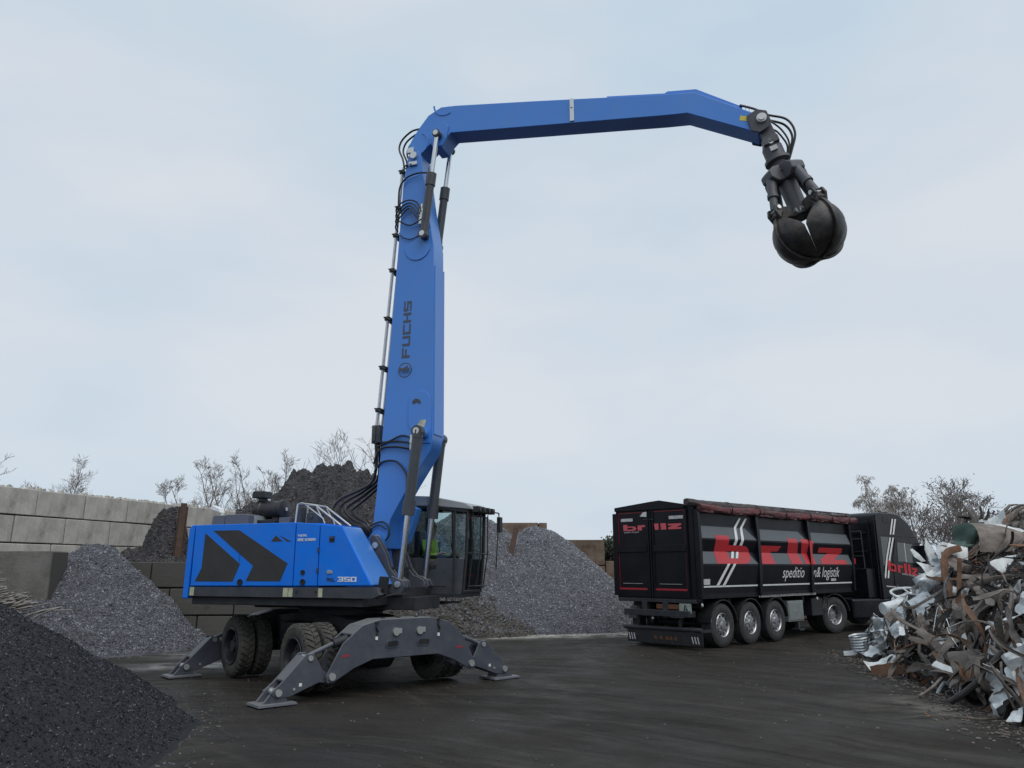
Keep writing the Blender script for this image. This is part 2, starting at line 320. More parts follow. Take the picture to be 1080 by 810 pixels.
    for (x_, y_, rx, ry, rot, c_, k_) in ((.9, 24.0, 6.0, 1.9, .22, (.36, .35, .31), 4.5), (-6.6, 16.6, 2.2, 1.1, .3, (.24, .24, .23), 2.2), (-6.9, 18.6, 2.6, 1.3, .1, (.16, .16, .155), 2.2), (-4.9, 15.4, 1.2, .7, .1, (.2, .2, .19), 1.5), (6.1, 11.9, 1.6, 2.6, -.1, (.13, .12, .105), 1.6)):
        f_ = math_('MULTIPLY', math_('MULTIPLY', blob(x_, y_, rx, ry, rot), float(k_)), rng(noise_(1.3, 9, stretch=(1, 2.2, 1, .25)), .40, .62, 0, 1))
        z = n.new('ShaderNodeClamp'); l.new(f_, z.inputs[0]); base = mix(z.outputs[0], base, c_)
    l.new(base, b.inputs['Base Color'])
    l.new(rng(noise_(.8, 5), .35, .65, .5, .85), b.inputs['Roughness']); b.inputs['Specular IOR Level'].default_value = .16
    h_ = math_('ADD', math_('MULTIPLY', noise_(30, 6), .35), math_('ADD', math_('MULTIPLY', noise_(4, 6), .8), math_('MULTIPLY', darks, -1.2)))
    bp = n.new('ShaderNodeBump'); bp.inputs['Strength'].default_value = .6; bp.inputs['Distance'].default_value = .05; l.new(h_, bp.inputs['Height']); l.new(bp.outputs[0], b.inputs['Normal'])
    return m
M['ground'] = ground_material()
def gz(x, y):
    if abs(x) > 40 or y < -10 or y > 60: return 0
    return .018 * noise.noise((x * .7, y * .7, 0)) + .012 * noise.noise((x * 2.3, y * 2.3, 3)) - .015
sheet('ground', -30, 30, 2, 34, 300, 160, gz, M['ground'])
def far_ring(name, material):
    mb = MB(); I = [(-30,2),(30,2),(30,34),(-30,34)]; O = [(-500,-400),(500,-400),(500,700),(-500,700)]
    a_ = [mb.v((*p, -.02)) for p in I]; b_ = [mb.v((*p, -.02)) for p in O]; mb.bridge(a_, b_)
    o = mb.build(name, material, smooth=False); o['kind'] = 'structure'
far_ring('outer_ground', M['ground'])
def fbm(x, y, s_, o=5, seed=0): return noise.fractal((x * s_, y * s_, seed), .9, 2.1, o)
M['bank'] = mat('rough_earth_bank', (.05, .046, .042), .95, c2=(.11, .10, .09), scale=2, bump=.8, bscale=10, bdist=.06)
def bankz(x, y):
    return 2.02 + .12 * fbm(x, y, .6) + .06 * fbm(x, y, 3) + max(0, y - 34) * .015
sheet('embankment', -40, -3.95, 22.02, 70, 110, 90, bankz, M['bank'])
sheet('back_embankment', 0.2, 60, 31.5, 70, 70, 50, lambda x, y: 1.5 + .15 * fbm(x, y, .5, seed=4), M['bank'])

# ------------------------------------------------------------ loose heaps
def chip_heap(name, label, cat, hf, bounds, grid, nchips, csize, cmats, basemat, seed, flat=.35, minz=.02, cull=None):
    rng_ = np.random.default_rng(seed); x0, x1, y0, y1 = bounds; nx, ny = grid
    xs = np.linspace(x0, x1, nx + 1); ys = np.linspace(y0, y1, ny + 1)
    Z = np.array([[hf(x, y) for x in xs] for y in ys])
    X, Y = np.meshgrid(xs, ys); V = [np.stack([X.ravel(), Y.ravel(), Z.ravel()], 1)]
    k = np.arange((nx + 1) * (ny + 1)).reshape(ny + 1, nx + 1)
    zmax = np.maximum.reduce([Z[:-1, :-1], Z[1:, :-1], Z[:-1, 1:], Z[1:, 1:]]); keep = (zmax > -.03).ravel()
    q = np.stack([k[:-1, :-1].ravel(), k[:-1, 1:].ravel(), k[1:, 1:].ravel(), k[1:, :-1].ravel()], 1)[keep]
    Fq = [q]; mi = [np.zeros(len(q), int)]
    # chips: small bent quads and wedges sitting on the surface
    fx = rng_.uniform(0, nx - .001, nchips * 3); fy = rng_.uniform(0, ny - .001, nchips * 3); ix = fx.astype(int); iy = fy.astype(int); tx = fx - ix; ty = fy - iy
    cz = Z[iy, ix] * (1-tx) * (1-ty) + Z[iy, ix+1] * tx * (1-ty) + Z[iy+1, ix] * (1-tx) * ty + Z[iy+1, ix+1] * tx * ty
    cx_ = x0 + (x1 - x0) * fx / nx; cy_ = y0 + (y1 - y0) * fy / ny
    ok = cz > minz
    if cull is not None: ok &= cull(cx_, cy_, cz)
    cx_, cy_, cz = cx_[ok][:nchips], cy_[ok][:nchips], cz[ok][:nchips]; n_ = len(cx_)
    C = np.stack([cx_, cy_, cz], 1)
    a_ = rng_.normal(size=(n_, 3)); a_ /= np.linalg.norm(a_, axis=1, keepdims=True); c_ = rng_.normal(size=(n_, 3)); b_ = np.cross(a_, c_); b_ /= np.linalg.norm(b_, axis=1, keepdims=True); d_ = np.cross(a_, b_)
    s_ = csize * np.exp(np.clip(rng_.normal(0, .45, (n_, 1)), -1, 1.05))
    A = a_ * s_; B = b_ * s_ * rng_.uniform(.35, .9, (n_, 1)); D = d_ * s_ * flat
    T = [C + A, C + B * .8 - A * .4, C - B * .9 - A * .3, C + D * 1.1 - A * .1]
    nb = sum(len(v_) for v_ in V); V.append(np.stack(T, 1).reshape(-1, 3)); i0 = nb + np.arange(n_) * 4
    tri = np.concatenate([np.stack([i0, i0+1, i0+2], 1), np.stack([i0, i0+3, i0+1], 1), np.stack([i0+1, i0+3, i0+2], 1), np.stack([i0+2, i0+3, i0], 1)])
    cm = rng_.choice(len(cmats), n_, p=[c[1] for c in cmats]) + 1
    V = np.concatenate(V); nq, nt_ = len(q), len(tri)
    me = bpy.data.meshes.new(name); me.vertices.add(len(V)); me.vertices.foreach_set('co', V.ravel())
    loops = np.concatenate([q.ravel(), tri.ravel()]); me.loops.add(len(loops)); me.loops.foreach_set('vertex_index', loops.astype(np.int32))
    st = np.concatenate([np.arange(nq) * 4, nq * 4 + np.arange(nt_) * 3]); me.polygons.add(nq + nt_); me.polygons.foreach_set('loop_start', st.astype(np.int32))
    me.materials.append(basemat)
    for c in cmats: me.materials.append(c[0])
    me.polygons.foreach_set('material_index', np.concatenate([mi[0], np.tile(cm, 4)]).astype(np.int32))
    me.update(calc_edges=True); me.validate()
    o = bpy.data.objects.new(name, me); col.objects.link(o); tag(o, label, cat, kind='stuff'); return o
def cone(x, y, cx_, cy_, rx, ry, h, p=1.0, rot=0, top=.12):
    dx, dy = x - cx_, y - cy_; c_, s_ = math.cos(rot), math.sin(rot); dx, dy = dx * c_ + dy * s_, -dx * s_ + dy * c_
    d = math.hypot(dx / rx, dy / ry); d = math.sqrt(d * d + top * top) - top * .3
    return h * (1 - d ** p)
M['c_l'] = mat('pale_metal_chip', (.44, .45, .49), .5, .1); M['c_m'] = mat('grey_metal_chip', (.165, .173, .195), .6, .1); M['c_d'] = mat('dark_chip', (.045, .046, .055), .7); M['c_p'] = mat('pale_grey_chip', (.29, .30, .33), .6); M['c_n'] = mat('mid_grey_chip', (.17, .178, .198), .65); M['c_s'] = mat('slate_chip', (.075, .078, .09), .7); M['c_b'] = mat('brown_chip', (.11, .095, .08), .8)
M['c_g'] = mat('granule_grey', (.024, .026, .032), .7, spec=.25); M['c_k'] = mat('granule_black', (.012, .0135, .018), .75, spec=.2); M['c_w'] = mat('granule_pale', (.10, .105, .12), .6)
M['h_mid'] = mat('grey_shredded_metal', (.07, .072, .082), .9, c2=(.13, .133, .15), scale=7, bump=1, bscale=30, bdist=.06)
M['h_dark'] = mat('black_granules', (.009, .010, .013), .9, c2=(.02, .0215, .027), scale=14, bump=1, bscale=60, bdist=.03)
M['h_fluff'] = mat('dark_shredder_residue', (.040, .038, .042), .95, c2=(.085, .08, .085), scale=5, bump=1, bscale=16, bdist=.08)
M['h_brown'] = mat('brown_grey_residue', (.055, .05, .045), .95, c2=(.11, .10, .09), scale=6, bump=1, bscale=20, bdist=.08)
def h1(x, y):
    z = cone(x, y, -10.1, 7.6, 6.3, 7.2, 4.0, 1.02, top=.10) + .10 * fbm(x, y, .7, seed=1) + .02 * noise.noise((x * 9, y * 9, 1))
    return z + .10 * max(0, noise.noise((x * .9 + 4, y * .9, 8)))
chip_heap('gravel_heap', 'dark fine gravel heap filling the lower left foreground', 'gravel heap', h1, (-16.5, -2.5, 2.5, 16), (170, 160), 260000, .0125, [(M['c_g'], .34), (M['c_k'], .52), (M['c_w'], .14)], M['h_dark'], 1, flat=.7)
def h2(x, y):
    z = cone(x, y, -11.1, 20.6, 3.25, 3.0, 2.85, 1.0, top=.16) + .22 * fbm(x, y, 1.0, seed=2) + .09 * fbm(x, y, 4, 3, seed=5)
    return z
chip_heap('shredded_metal_heap', 'grey shredded metal heap against the concrete bay walls', 'scrap heap', h2, (-14.5, -6.8, 17, 22.0), (120, 90), 70000, .027, [(M['c_p'], .14), (M['c_n'], .42), (M['c_s'], .44)], M['h_mid'], 2)
def h3(x, y):
    k = max(cone(x, y, -6.6, 28.4, 2.85, 2.6, 3.6, 2.6, top=.15), cone(x, y, -8.5, 27.9, 2.1, 2.2, 2.45, 1.9), cone(x, y, -4.9, 28.2, 2.6, 2.4, 3.1, 2.2), cone(x, y, -6.5, 27.5, 4.6, 2.8, 2.0, 1.3))
    return 2.0 + k + .42 * noise.noise((x * .9, y * .9, 3)) + .85 * abs(noise.noise((x * 1.5, y * 1.5, 9))) + .38 * abs(noise.noise((x * 3.3, y * 3.3, 4))) + .10 * noise.noise((x * 8, y * 8, 4)) - .4
chip_heap('shredder_waste_heap', 'tall lumpy black waste heap rising behind the blue machine', 'waste heap', h3, (-12.5, -.8, 24.6, 32), (300, 190), 45000, .035, [(M['c_d'], .76), (M['c_m'], .10), (M['c_b'], .14)], M['h_fluff'], 3, minz=2.0)
def h4(x, y):
    z = max(cone(x, y, .9, 28.6, 4.1, 4.3, 3.75, 1.12, top=.2), cone(x, y, -1.6, 28.4, 4.2, 4.4, 4.25, 1.3, top=.2))
    return z + .13 * fbm(x, y, .8, seed=9) + .06 * fbm(x, y, 4, 3, seed=5)
chip_heap('chip_heap', 'pale blue grey metal chip heap between the cab and the trailer', 'scrap heap', h4, (-7, 6, 23.5, 31.5), (150, 100), 100000, .030, [(M['c_p'], .36), (M['c_n'], .42), (M['c_s'], .22)], M['h_mid'], 4)
def h5(x, y):
    z = max(cone(x, y, -3.6, 24.2, 2.6, 2.5, 2.3, 1.1, top=.2), cone(x, y, -1.8, 24.9, 2.5, 2.1, 1.6, 1.1, top=.2), cone(x, y, -6.4, 25.0, 2.6, 2.0, 1.5, 1.1))
    return z + .25 * fbm(x, y, 1.2, seed=12) + .12 * fbm(x, y, 4, 3, seed=5)
chip_heap('residue_mound', 'low lumpy brown mound at the left foot of the chip heap', 'waste heap', h5, (-7.5, 1.2, 21.3, 27.6), (140, 70), 26000, .05, [(M['c_b'], .42), (M['c_m'], .3), (M['c_d'], .28)], M['h_brown'], 5)
def h6(x, y):
    z = max(cone(x, y, -11.25, 25.6, .72, .9, 1.75, 2.6, top=.1), cone(x, y, -11.6, 25.0, 1.5, .9, .55, 1.2))
    return 2.0 + z + .22 * fbm(x, y, 1.8, seed=15) + .14 * fbm(x, y, 5, 3, seed=16)
chip_heap('tangled_wire_pile', 'small dark tangled pile leaning on the pale wall beside a rusty post', 'waste heap', h6, (-13.3, -9.8, 24, 27.4), (70, 60), 16000, .035, [(M['c_d'], .75), (M['c_b'], .25)], M['h_fluff'], 6, minz=2.02)

# ------------------------------------------------------------ concrete block walls
def block_wall(name, label, p0, ang, length, rows, bh, bl, z0, depth, material, jitter=.012, starts=None, capmat=None, skip=None, cat='wall'):
    root = empty(name, (p0[0], p0[1], z0), ang); tag(root, label, cat); rnd = random.Random(hash(name) % 1000 if False else len(name))
    core = MB(); core.box(.03, length - .03, .09, depth - .05, 0, rows * bh - .05); core.build('core', M['joint'], root, smooth=False)
    for r in range(rows):
        x = -(bl * (.5 if r % 2 else 0)) if not starts else -starts[r]
        while x < length - .05:
            a_, b_ = max(0, x), min(length, x + bl)
            if b_ - a_ > .15 and not (skip and skip(r, a_, b_)):
                mb = MB(); j = rnd.uniform(-jitter, jitter)
                mb.box(0, b_ - a_ - .035, 0, depth, 0, bh - .035)
                for v_ in mb.V: v_.x += .006 * rnd.uniform(-1, 1); v_.z += .006 * rnd.uniform(-1, 1)
                o = mb.build('block', material, root, bevel=.022, smooth=False); o.location = (a_ + .0175, j, r * bh + .0175)
            x += bl
    return root
UA = math.atan2(8, 2.31)
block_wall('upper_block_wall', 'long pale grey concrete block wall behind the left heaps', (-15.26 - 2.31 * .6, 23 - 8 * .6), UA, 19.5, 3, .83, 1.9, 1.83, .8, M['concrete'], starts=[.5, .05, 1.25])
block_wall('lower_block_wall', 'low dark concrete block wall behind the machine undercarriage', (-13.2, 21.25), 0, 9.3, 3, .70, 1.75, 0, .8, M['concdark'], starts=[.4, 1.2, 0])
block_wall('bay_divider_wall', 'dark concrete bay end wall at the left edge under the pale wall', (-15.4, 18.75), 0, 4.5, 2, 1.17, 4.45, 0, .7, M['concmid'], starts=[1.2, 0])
rw = block_wall('brown_block_wall', 'rust stained block wall along the top of the chip heap', (-3.2, 31.0), 0, 4.6, 4, .92, 1.7, 0, .9, M['concbrown'])
block_wall('stepped_block_stack', 'lower brown concrete block stack right of the chip heap', (2.0, 30.6), 0, 1.62, 3, 1.0, 1.62, 0, .9, M['concbrown'])
block_wall('low_brown_wall', 'lowest brown block wall disappearing behind the trailer rear', (3.62, 30.7), 0, 26, 3, .73, 1.7, 0, .9, M['concbrown'])
# weathered crumbs along the top of the pale wall
mb = MB(); rnd = random.Random(3)
d_ = Vector((math.cos(UA), math.sin(UA), 0))
for i in range(150):
    t = rnd.uniform(6, 19) if rnd.random() < .8 else rnd.uniform(0, 6); p = Vector((-15.26 - 2.31 * .6, 23 - 8 * .6, 0)) + d_ * t + Vector((-.25, .05, 0)) * rnd.random() + Vector((-.05, 0, 4.33)); s_ = rnd.uniform(.03, .09)
    mb.hexa([p + Vector(q) * s_ * rnd.uniform(.6, 1.3) for q in ((-1,-1,-.6),(1,-1,-.6),(1,1,-.6),(-1,1,-.6),(-.6,-.6,.7),(.7,-.6,.6),(.6,.7,.8),(-.6,.6,.6))])
tag(mb.build('wall_top_rubble', M['concrete'], smooth=False), 'row of pale crumbs lying along the top of the pale wall', 'rubble', kind='stuff')
# rusty post, plank
mb = MB(); mb.box(-.09, .09, -.09, .09, 0, 2.0); mb.box(-.14, .14, .02, .06, .1, 1.9); o = mb.build('rusty_post', M['rustpost'], bevel=.01); o.location = (-10.62, 25.0, 1.95); o.rotation_euler = (0, R(1.5), R(20)); tag(o, 'upright rusty steel post against the pale wall by the machine rear', 'post')
mb = MB(); mb.box(-.09, .09, -.03, .03, 0, 1.3); mb.box(-.085, .085, .03, .06, 0.05, 1.25); o = mb.build('plank', M['rustpost'], bevel=.008); o.location = (-.12, 26.55, 2.0); o.rotation_euler = (R(-12), R(12), 0); tag(o, 'brown plank stuck upright in the top of the chip heap', 'plank')
# pale straw-like strips in front of the divider wall
M['straw'] = mat('pale_fibre_strips', (.30, .28, .25), .9, c2=(.17, .155, .14), scale=8)
rnd = random.Random(5); V = MB()
for i in range(260):
    t = rnd.random(); cx_ = -12.2 + rnd.gauss(0, .62); cy_ = 17.55 + rnd.gauss(0, .25); z_ = .95 + .75 * math.exp(-((cx_ + 12.35) / .9) ** 2) * rnd.random() ** .6
    L_ = rnd.uniform(.5, 1.3); a_ = rnd.gauss(.1, .3); tilt = .35 + rnd.gauss(0, .12)
    P = [Vector((cx_ + L_ * (q - .5) * math.cos(a_), cy_ + L_ * (q - .5) * math.sin(a_), z_ + L_ * (q - .5) * tilt - .25 * (q - .5) ** 2 * L_)) for q in (0, .33, .66, 1)]
    V.tube(P, rnd.uniform(.008, .03), n=4)
tag(V.build('fibre_strips', M['straw']), 'bundle of pale torn strips lying before the dark bay wall', 'debris', kind='stuff')
def h7(x, y): return cone(x, y, -12.4, 17.8, 2.2, 1.5, 1.35, 1.1, top=.2) + .15 * fbm(x, y, 1.5, seed=22)
chip_heap('rubble_mound', 'dark rubble mound carrying the pale strips at the left edge', 'rubble', h7, (-15, -10, 16, 18.7), (70, 40), 7000, .04, [(M['c_b'], .4), (M['c_d'], .6)], M['h_brown'], 8)

mb = MB(); rnd = random.Random(77)
for i in range(2600):
    k = rnd.random()
    if k < .35: a = rnd.uniform(-1.5, .9); r_ = 1 + abs(rnd.gauss(0, .06)); x, y = -10.1 + 6.3*r_*math.cos(a), 7.6 + 7.2*r_*math.sin(a)
    elif k < .6: x, y = rnd.uniform(-4, 5), 24.3 - abs(rnd.gauss(0, .7)) + rnd.uniform(-.3, .6)
    elif k < .75: a = rnd.uniform(-1.7, 0.3); x, y = -11.1 + 3.4*math.cos(a)*(1+abs(rnd.gauss(0,.08))), 20.6 + 3.2*math.sin(a)*(1+abs(rnd.gauss(0,.08)))
    else: x, y = rnd.uniform(-7, 8), rnd.uniform(7, 23)
    s_ = rnd.uniform(.004, .014) * (1.6 if rnd.random() < .08 else 1); a = rnd.uniform(0, PI); c_, n_ = math.cos(a), math.sin(a); z = gz(x, y); mb.mi = rnd.choice([0,0,0,1,1,2])
    mb.hexa([(x + (p*1.3*c_ - q*n_)*s_, y + (p*1.3*n_ + q*c_)*s_, z + r*s_ + .002) for p, q, r in ((-1,-1,0),(1,-1,0),(1,1,0),(-1,1,0),(-.7,-.6,.8),(.6,-.7,.9),(.7,.6,.7),(-.6,.7,.8))])
tag(mb.build('yard_grit', [M['c_d'], M['c_b'], M['c_w']], smooth=False), 'scattered grit and small stones on the dark yard surface', 'grit', kind='stuff')

# ============================================================ MATERIAL HANDLER
EA = R(-19.5); S0 = (-3.15, 14.9, 0)
mh = empty('material_handler', S0, EA); tag(mh, 'blue wheeled material handler with tall raised boom standing on four outriggers', 'material handler')
UX = Matrix.Rotation(R(-30), 4, 'Z') @ FLIP
def UB(): return MB(UX)
def EB(): return MB(FLIP)
def pinhead(mb, c, ax, r, h=.03): mb.cyl(c, Vector(c) + Vector(ax) * h, r, n=14)
# --- undercarriage
mb = UB(); mb.plate([(-2.0,.62),(2.0,.62),(2.0,1.0),(.8,1.12),(-.8,1.12),(-2.0,1.0)], -.52, .52); mb.box(-1.55, -1.05, -.75, .75, .45, .62); mb.box(1.05, 1.55, -.75, .75, .45, .62)
mb.box(-.7, .7, .52, .9, .62, .98); mb.box(-.75, .75, -.95, -.52, .6, .98)
ch = mb.build('chassis', M['dark'], mh, bevel=.015)
for u in (-1.3, 1.3):
    mb = UB(); mb.cyl((u, -1.0, .53), (u, 1.0, .53), .12); mb.lathe([(-.3, .13), (-.18, .26), (.18, .26), (.3, .13)], (u, 0, .53), (0, 1, 0)); mb.box(u - .14, u + .14, -.9, .9, .50, .62); mb.build('axle', M['dark'], mh)
mb = UB(); mb.cyl((0, 0, 1.10), (0, 0, 1.30), .74, n=40); mb.cyl((0, 0, 1.16), (0, 0, 1.22), .80, n=40); mb.build('slew_ring', M['dark'], mh)
mb = UB(); mb.tube(smoothpts([(.2,.9,.62),(.2,.95,.42),(.7,.95,.42),(.75,.9,.6)]), .014); mb.tube([(.25,.95,.55),(.72,.95,.55)], .012); mb.build('step', M['dark'], mh)
mb = UB()
for q in range(5): mb.tube(smoothpts([(-.6+.3*q,.5,.9),(-.5+.3*q,.75,.75+.04*q),(-.25+.3*q,.85,.5),(.1+.2*q,.8,.45)]), .014)
mb.build('brake_hose', M['rubber'], mh)
# wheels: one built, seven copies
def wheel_mesh():
    root = empty('wheel', parent=mh)
    mb = MB(); hw = .14
    prof = [(-hw*.80,.31),(-hw*.97,.36),(-hw,.44),(-hw*.9,.495),(-hw*.6,.508),(hw*.6,.508),(hw*.9,.495),(hw,.44),(hw*.97,.36),(hw*.80,.31)]
    mb.lathe(prof, (0,0,0), (0,1,0), n=48, closed=True)
    nl = 30
    for i in range(nl):
        for sgn in (-1, 1):
            a = 2*PI*(i + (.5 if sgn > 0 else 0)) / nl; da = 2*PI/nl*.30
            def p(r, y, t): return (r*math.cos(t), y, r*math.sin(t))
            y0, y1, y2 = sgn*.012, sgn*hw*.72, sgn*hw*1.02; sk = .10
            mb.hexa([p(.50,y0,a-da),p(.50,y0,a+da),p(.498,y1,a+da+sk),p(.498,y1,a-da+sk),p(.534,y0,a-da*.85),p(.534,y0,a+da*.85),p(.532,y1,a+da*.85+sk),p(.532,y1,a-da*.85+sk)])
            mb.hexa([p(.495,y1,a-da+sk),p(.495,y1,a+da+sk),p(.452,y2,a+da+sk),p(.452,y2,a-da+sk),p(.531,y1,a-da*.85+sk),p(.531,y1,a+da*.85+sk),p(.470,y2,a+da*.8+sk),p(.470,y2,a-da*.8+sk)])
    mb.build('tyre', M['tyre'], root)
    mb = MB(); mb.lathe([(-.135,.325),(-.145,.315),(-.13,.29),(-.04,.265),(.04,.265),(.13,.29),(.145,.315),(.135,.325)], (0,0,0), (0,1,0), n=40)
    mb.lathe([(-.01,.27),(-.03,.18),(-.05,.17),(-.05,.001)], (0,0,0), (0,1,0), n=40)
    mb.lathe([(.0,.27),(-.02,.18),(-.04,.17),(-.04,.001)], (0,0,0), (0,1,0), n=40)
    mb.cyl((0,-.11,0),(0,.05,0), .10, .13, n=24)
    for i in range(10):
        a = 2*PI*i/10; mb.cyl((.145*math.cos(a),-.075,.145*math.sin(a)),(.145*math.cos(a),-.04,.145*math.sin(a)), .014, n=6)
    mb.build('rim', M['rimdark'], root)
    return root
proto = wheel_mesh(); first = True
for u in (-1.3, 1.3):
    for vv in (1.42, 1.09, -1.09, -1.42):
        o = proto if first else copy_tree(proto, mh); first = False
        p = UX @ Vector((u, vv, .535)); o.location = p; o.rotation_euler = (0, 0, R(-30) + (PI if vv < 0 else 0))
for u, s in ((1.3, 1),):
    pass
# cross beams with legs: arch plates at both ends
ARCH = [(1.40,.24),(1.43,.34),(1.16,.80),(.84,1.05),(.5,1.13),(-.5,1.13),(-.84,1.05),(-1.16,.80),(-1.43,.34),(-1.40,.24),(-1.30,.24),(-.95,.42),(-.62,.53),(.62,.53),(.95,.42),(1.30,.24)]
def cross_beam(sg, name):
    mb = UB(); a, b = sorted((sg*2.2, sg*2.165)); mb.plate(ARCH, a, b, 'vz'); a2, b2 = sorted((sg*1.80, sg*1.765)); mb.plate(ARCH, a2, b2, 'vz')
    x0, x1 = sorted((sg*1.803, sg*2.162))
    for (p, q) in (((.84,1.05),(.5,1.13)),((.5,1.13),(-.5,1.13)),((-.5,1.13),(-.84,1.05)),((1.0,.93),(.84,1.05)),((-.84,1.05),(-1.0,.93))):
        mb.plate([(p[0],p[1]),(q[0],q[1]),(q[0],q[1]-.03),(p[0],p[1]-.03)], x0, x1, 'vz')
    mb.plate([(.62,.531),(-.62,.531),(-.62,.56),(.62,.56)], x0, x1, 'vz')
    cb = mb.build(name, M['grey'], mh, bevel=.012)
    f = sg*2.2
    mb = UB()
    for vv, zz in ((.22,.93),(-.24,.93)): pinhead(mb, (f,vv,zz), (sg,0,0), .062, .035); mb.box(min(f,f+sg*.02),max(f,f+sg*.02),vv-.11,vv-.05,zz-.03,zz+.05)
    for vv in (1.33,-1.33): pinhead(mb, (f,vv,.33), (sg,0,0), .055, .035)
    mb.split('pin', M['pin'], cb)
    mb = UB(); x = f
    for vv in (.27,-.33):   # oval inspection openings with a raised collar
        ov = [(vv + .07*(1 if c_ > 0 else -1) + .06*c_, .745 + .06*s_) for c_, s_ in [(math.cos(2*PI*k/20+.01), math.sin(2*PI*k/20+.01)) for k in range(20)]]
        mb.mi = 0; mb.plate(ov, *sorted((x, x + sg*.012)), 'vz'); mb.mi = 1; mb.plate([(vv+(p_[0]-vv)*.82, .745+(p_[1]-.745)*.72) for p_ in ov], *sorted((x + sg*.012, x + sg*.014)), 'vz')
    mb.build('inspection_hole', [M['grey'], M['black']], cb, smooth=False)
    if sg > 0:
        mb = UB()
        for vv in (.58, -.62): mb.box(f, f+.018, vv-.02, vv+.02, .82, .87)
        mb.split('white_sticker', M['white'], cb, smooth=False)
        mb = UB()
        for vv, k in ((1.12,1), (-1.06,1)): mb.plate([(vv+.06,.60),(vv-.06,.60),(vv-.09,.63),(vv+.03,.63)], f, f+.003, 'vz')
        mb.split('red_sticker', M['redink'], cb, smooth=False)
        mb = UB()
        for vv in (.58, -.62): mb.tube(smoothpts([(f+.012,vv,1.09),(f+.02,vv+.01,1.0),(f+.016,vv-.02,.95),(f+.01,vv,.9)]), .014); mb.box(f-.1, f+.02, vv-.03, vv+.03, 1.07, 1.10)
        mb.build('cable', M['rubber'], cb)
        mb = UB()
        for vv in (.35,.05,-.3): mb.cyl((2.0,vv,1.125),(2.0,vv,1.15), .035)
        mb.build('cap', M['dark'], cb)
cross_beam(1, 'cross_beam'); cross_beam(-1, 'cross_beam')
LEG = [(1.27,.33),(1.36,.24),(1.50,.255),(1.95,.10),(2.17,.085),(2.26,.17),(2.10,.30),(1.72,.68),(1.60,.68),(1.44,.42)]
for sg in (1, -1):
    for sv in (1, -1):
        mb = UB(); P = [(a*sv, b) for a, b in LEG]
        for x0, x1 in (((sg*1.83), (sg*1.865)), ((sg*2.13), (sg*2.095))): mb.plate(P, *sorted((x0, x1)), 'vz')
        x0, x1 = sorted((sg*1.866, sg*2.094))
        top = [(2.06,.335),(1.74,.655),(1.74,.625),(2.06,.305)]; mb.plate([(a*sv, b) for a, b in top], x0, x1, 'vz')
        bot = [(1.40,.25),(1.50,.262),(1.95,.108),(1.95,.14),(1.50,.30),(1.40,.28)]; mb.plate([(a*sv, b) for a, b in bot], x0, x1, 'vz')
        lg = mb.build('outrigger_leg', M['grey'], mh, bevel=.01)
        mb = UB(); mb.cyl((sg*1.80, sv*2.14, .17), (sg*2.165, sv*2.14, .17), .05); mb.cyl((sg*1.81, sv*1.66, .615), (sg*2.15, sv*1.66, .615), .04); mb.cyl((sg*1.81, sv*1.9, .2), (sg*2.145, sv*1.9, .2), .02); mb.split('pin', M['pin'], lg)
        mb = UB(); mb.hexa([(sg*1.74,sv*1.86,0.0),(sg*2.22,sv*1.86,0.0),(sg*2.22,sv*2.46,0.0),(sg*1.74,sv*2.46,0.0),(sg*1.76,sv*1.88,.035),(sg*2.20,sv*1.88,.035),(sg*2.20,sv*2.44,.035),(sg*1.76,sv*2.44,.035)])
        for x in (1.845, 2.08): mb.plate([(sv*1.97,.03),(sv*2.36,.03),(sv*2.19,.225),(sv*2.09,.225)], *sorted((sg*(x-.012), sg*(x+.04))), 'vz')
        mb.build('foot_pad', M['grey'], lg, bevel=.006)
        mb = UB(); mb.cyl((sg*1.98, sv*1.64, .63), (sg*1.98, sv*1.18, .80), .035); mb.mi = 1; mb.cyl((sg*1.98, sv*1.22, .785), (sg*1.98, sv*.4, .98), .075)
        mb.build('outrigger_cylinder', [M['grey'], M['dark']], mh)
        if sg > 0:
            mb = UB(); mb.box(2.13, 2.135, sv*1.80-.022, sv*1.80+.022, .23, .275); mb.build('white_sticker', M['white'], lg, smooth=False)
# --- upper structure
mb = EB(); mb.box(-2.30, 1.2, -1.35, 1.36, 1.30, 1.44); mb.box(-1.6, 1.75, -.5, .5, 1.22, 1.44); mb.build('turntable_frame', M['dark'], mh, bevel=.012)
mb = EB(); mb.box(-2.28, .34, -1.42, 1.38, 1.441, 2.66); mb.build('engine_housing', M['blue'], mh, bevel=.02)
mb = EB(); mb.plate([(-2.33,1.44),(1.42,1.44),(1.56,1.50),(1.50,1.62),(-2.29,1.60)], 1.30, 1.44); mb.build('side_sill', M['sill'], mh, bevel=.008)
mb = EB(); mb.plate([(-2.45,1.40),(-2.34,1.40),(-2.305,2.70),(-2.36,2.70),(-2.43,2.64)], -1.44, 1.45); mb.build('counterweight', M['blue'], mh, bevel=.02)
def door(name, poly):
    mb = EB(); mb.plate(poly, 1.395, 1.45); return mb.build(name, M['blue'], mh, bevel=.01)
d1 = door('engine_door', [(-2.285,1.62),(-.135,1.635),(-.14,2.705),(-2.28,2.695)])
d2 = door('service_door', [(-.115,1.635),(.352,1.64),(.348,2.67),(-.118,2.705)])
d3 = door('fuel_tank', [(.374,1.64),(1.40,1.655),(.79,2.625),(.368,2.665)])
mb = EB(); mb.hexa([(.35,.52,1.64),(1.32,.52,1.655),(1.40,1.394,1.655),(.35,1.394,1.64),(.35,.52,2.64),(.62,.52,2.64),(.79,1.394,2.624),(.35,1.394,2.64)]); mb.build('tank_front', M['boomblue'], mh, bevel=.02)
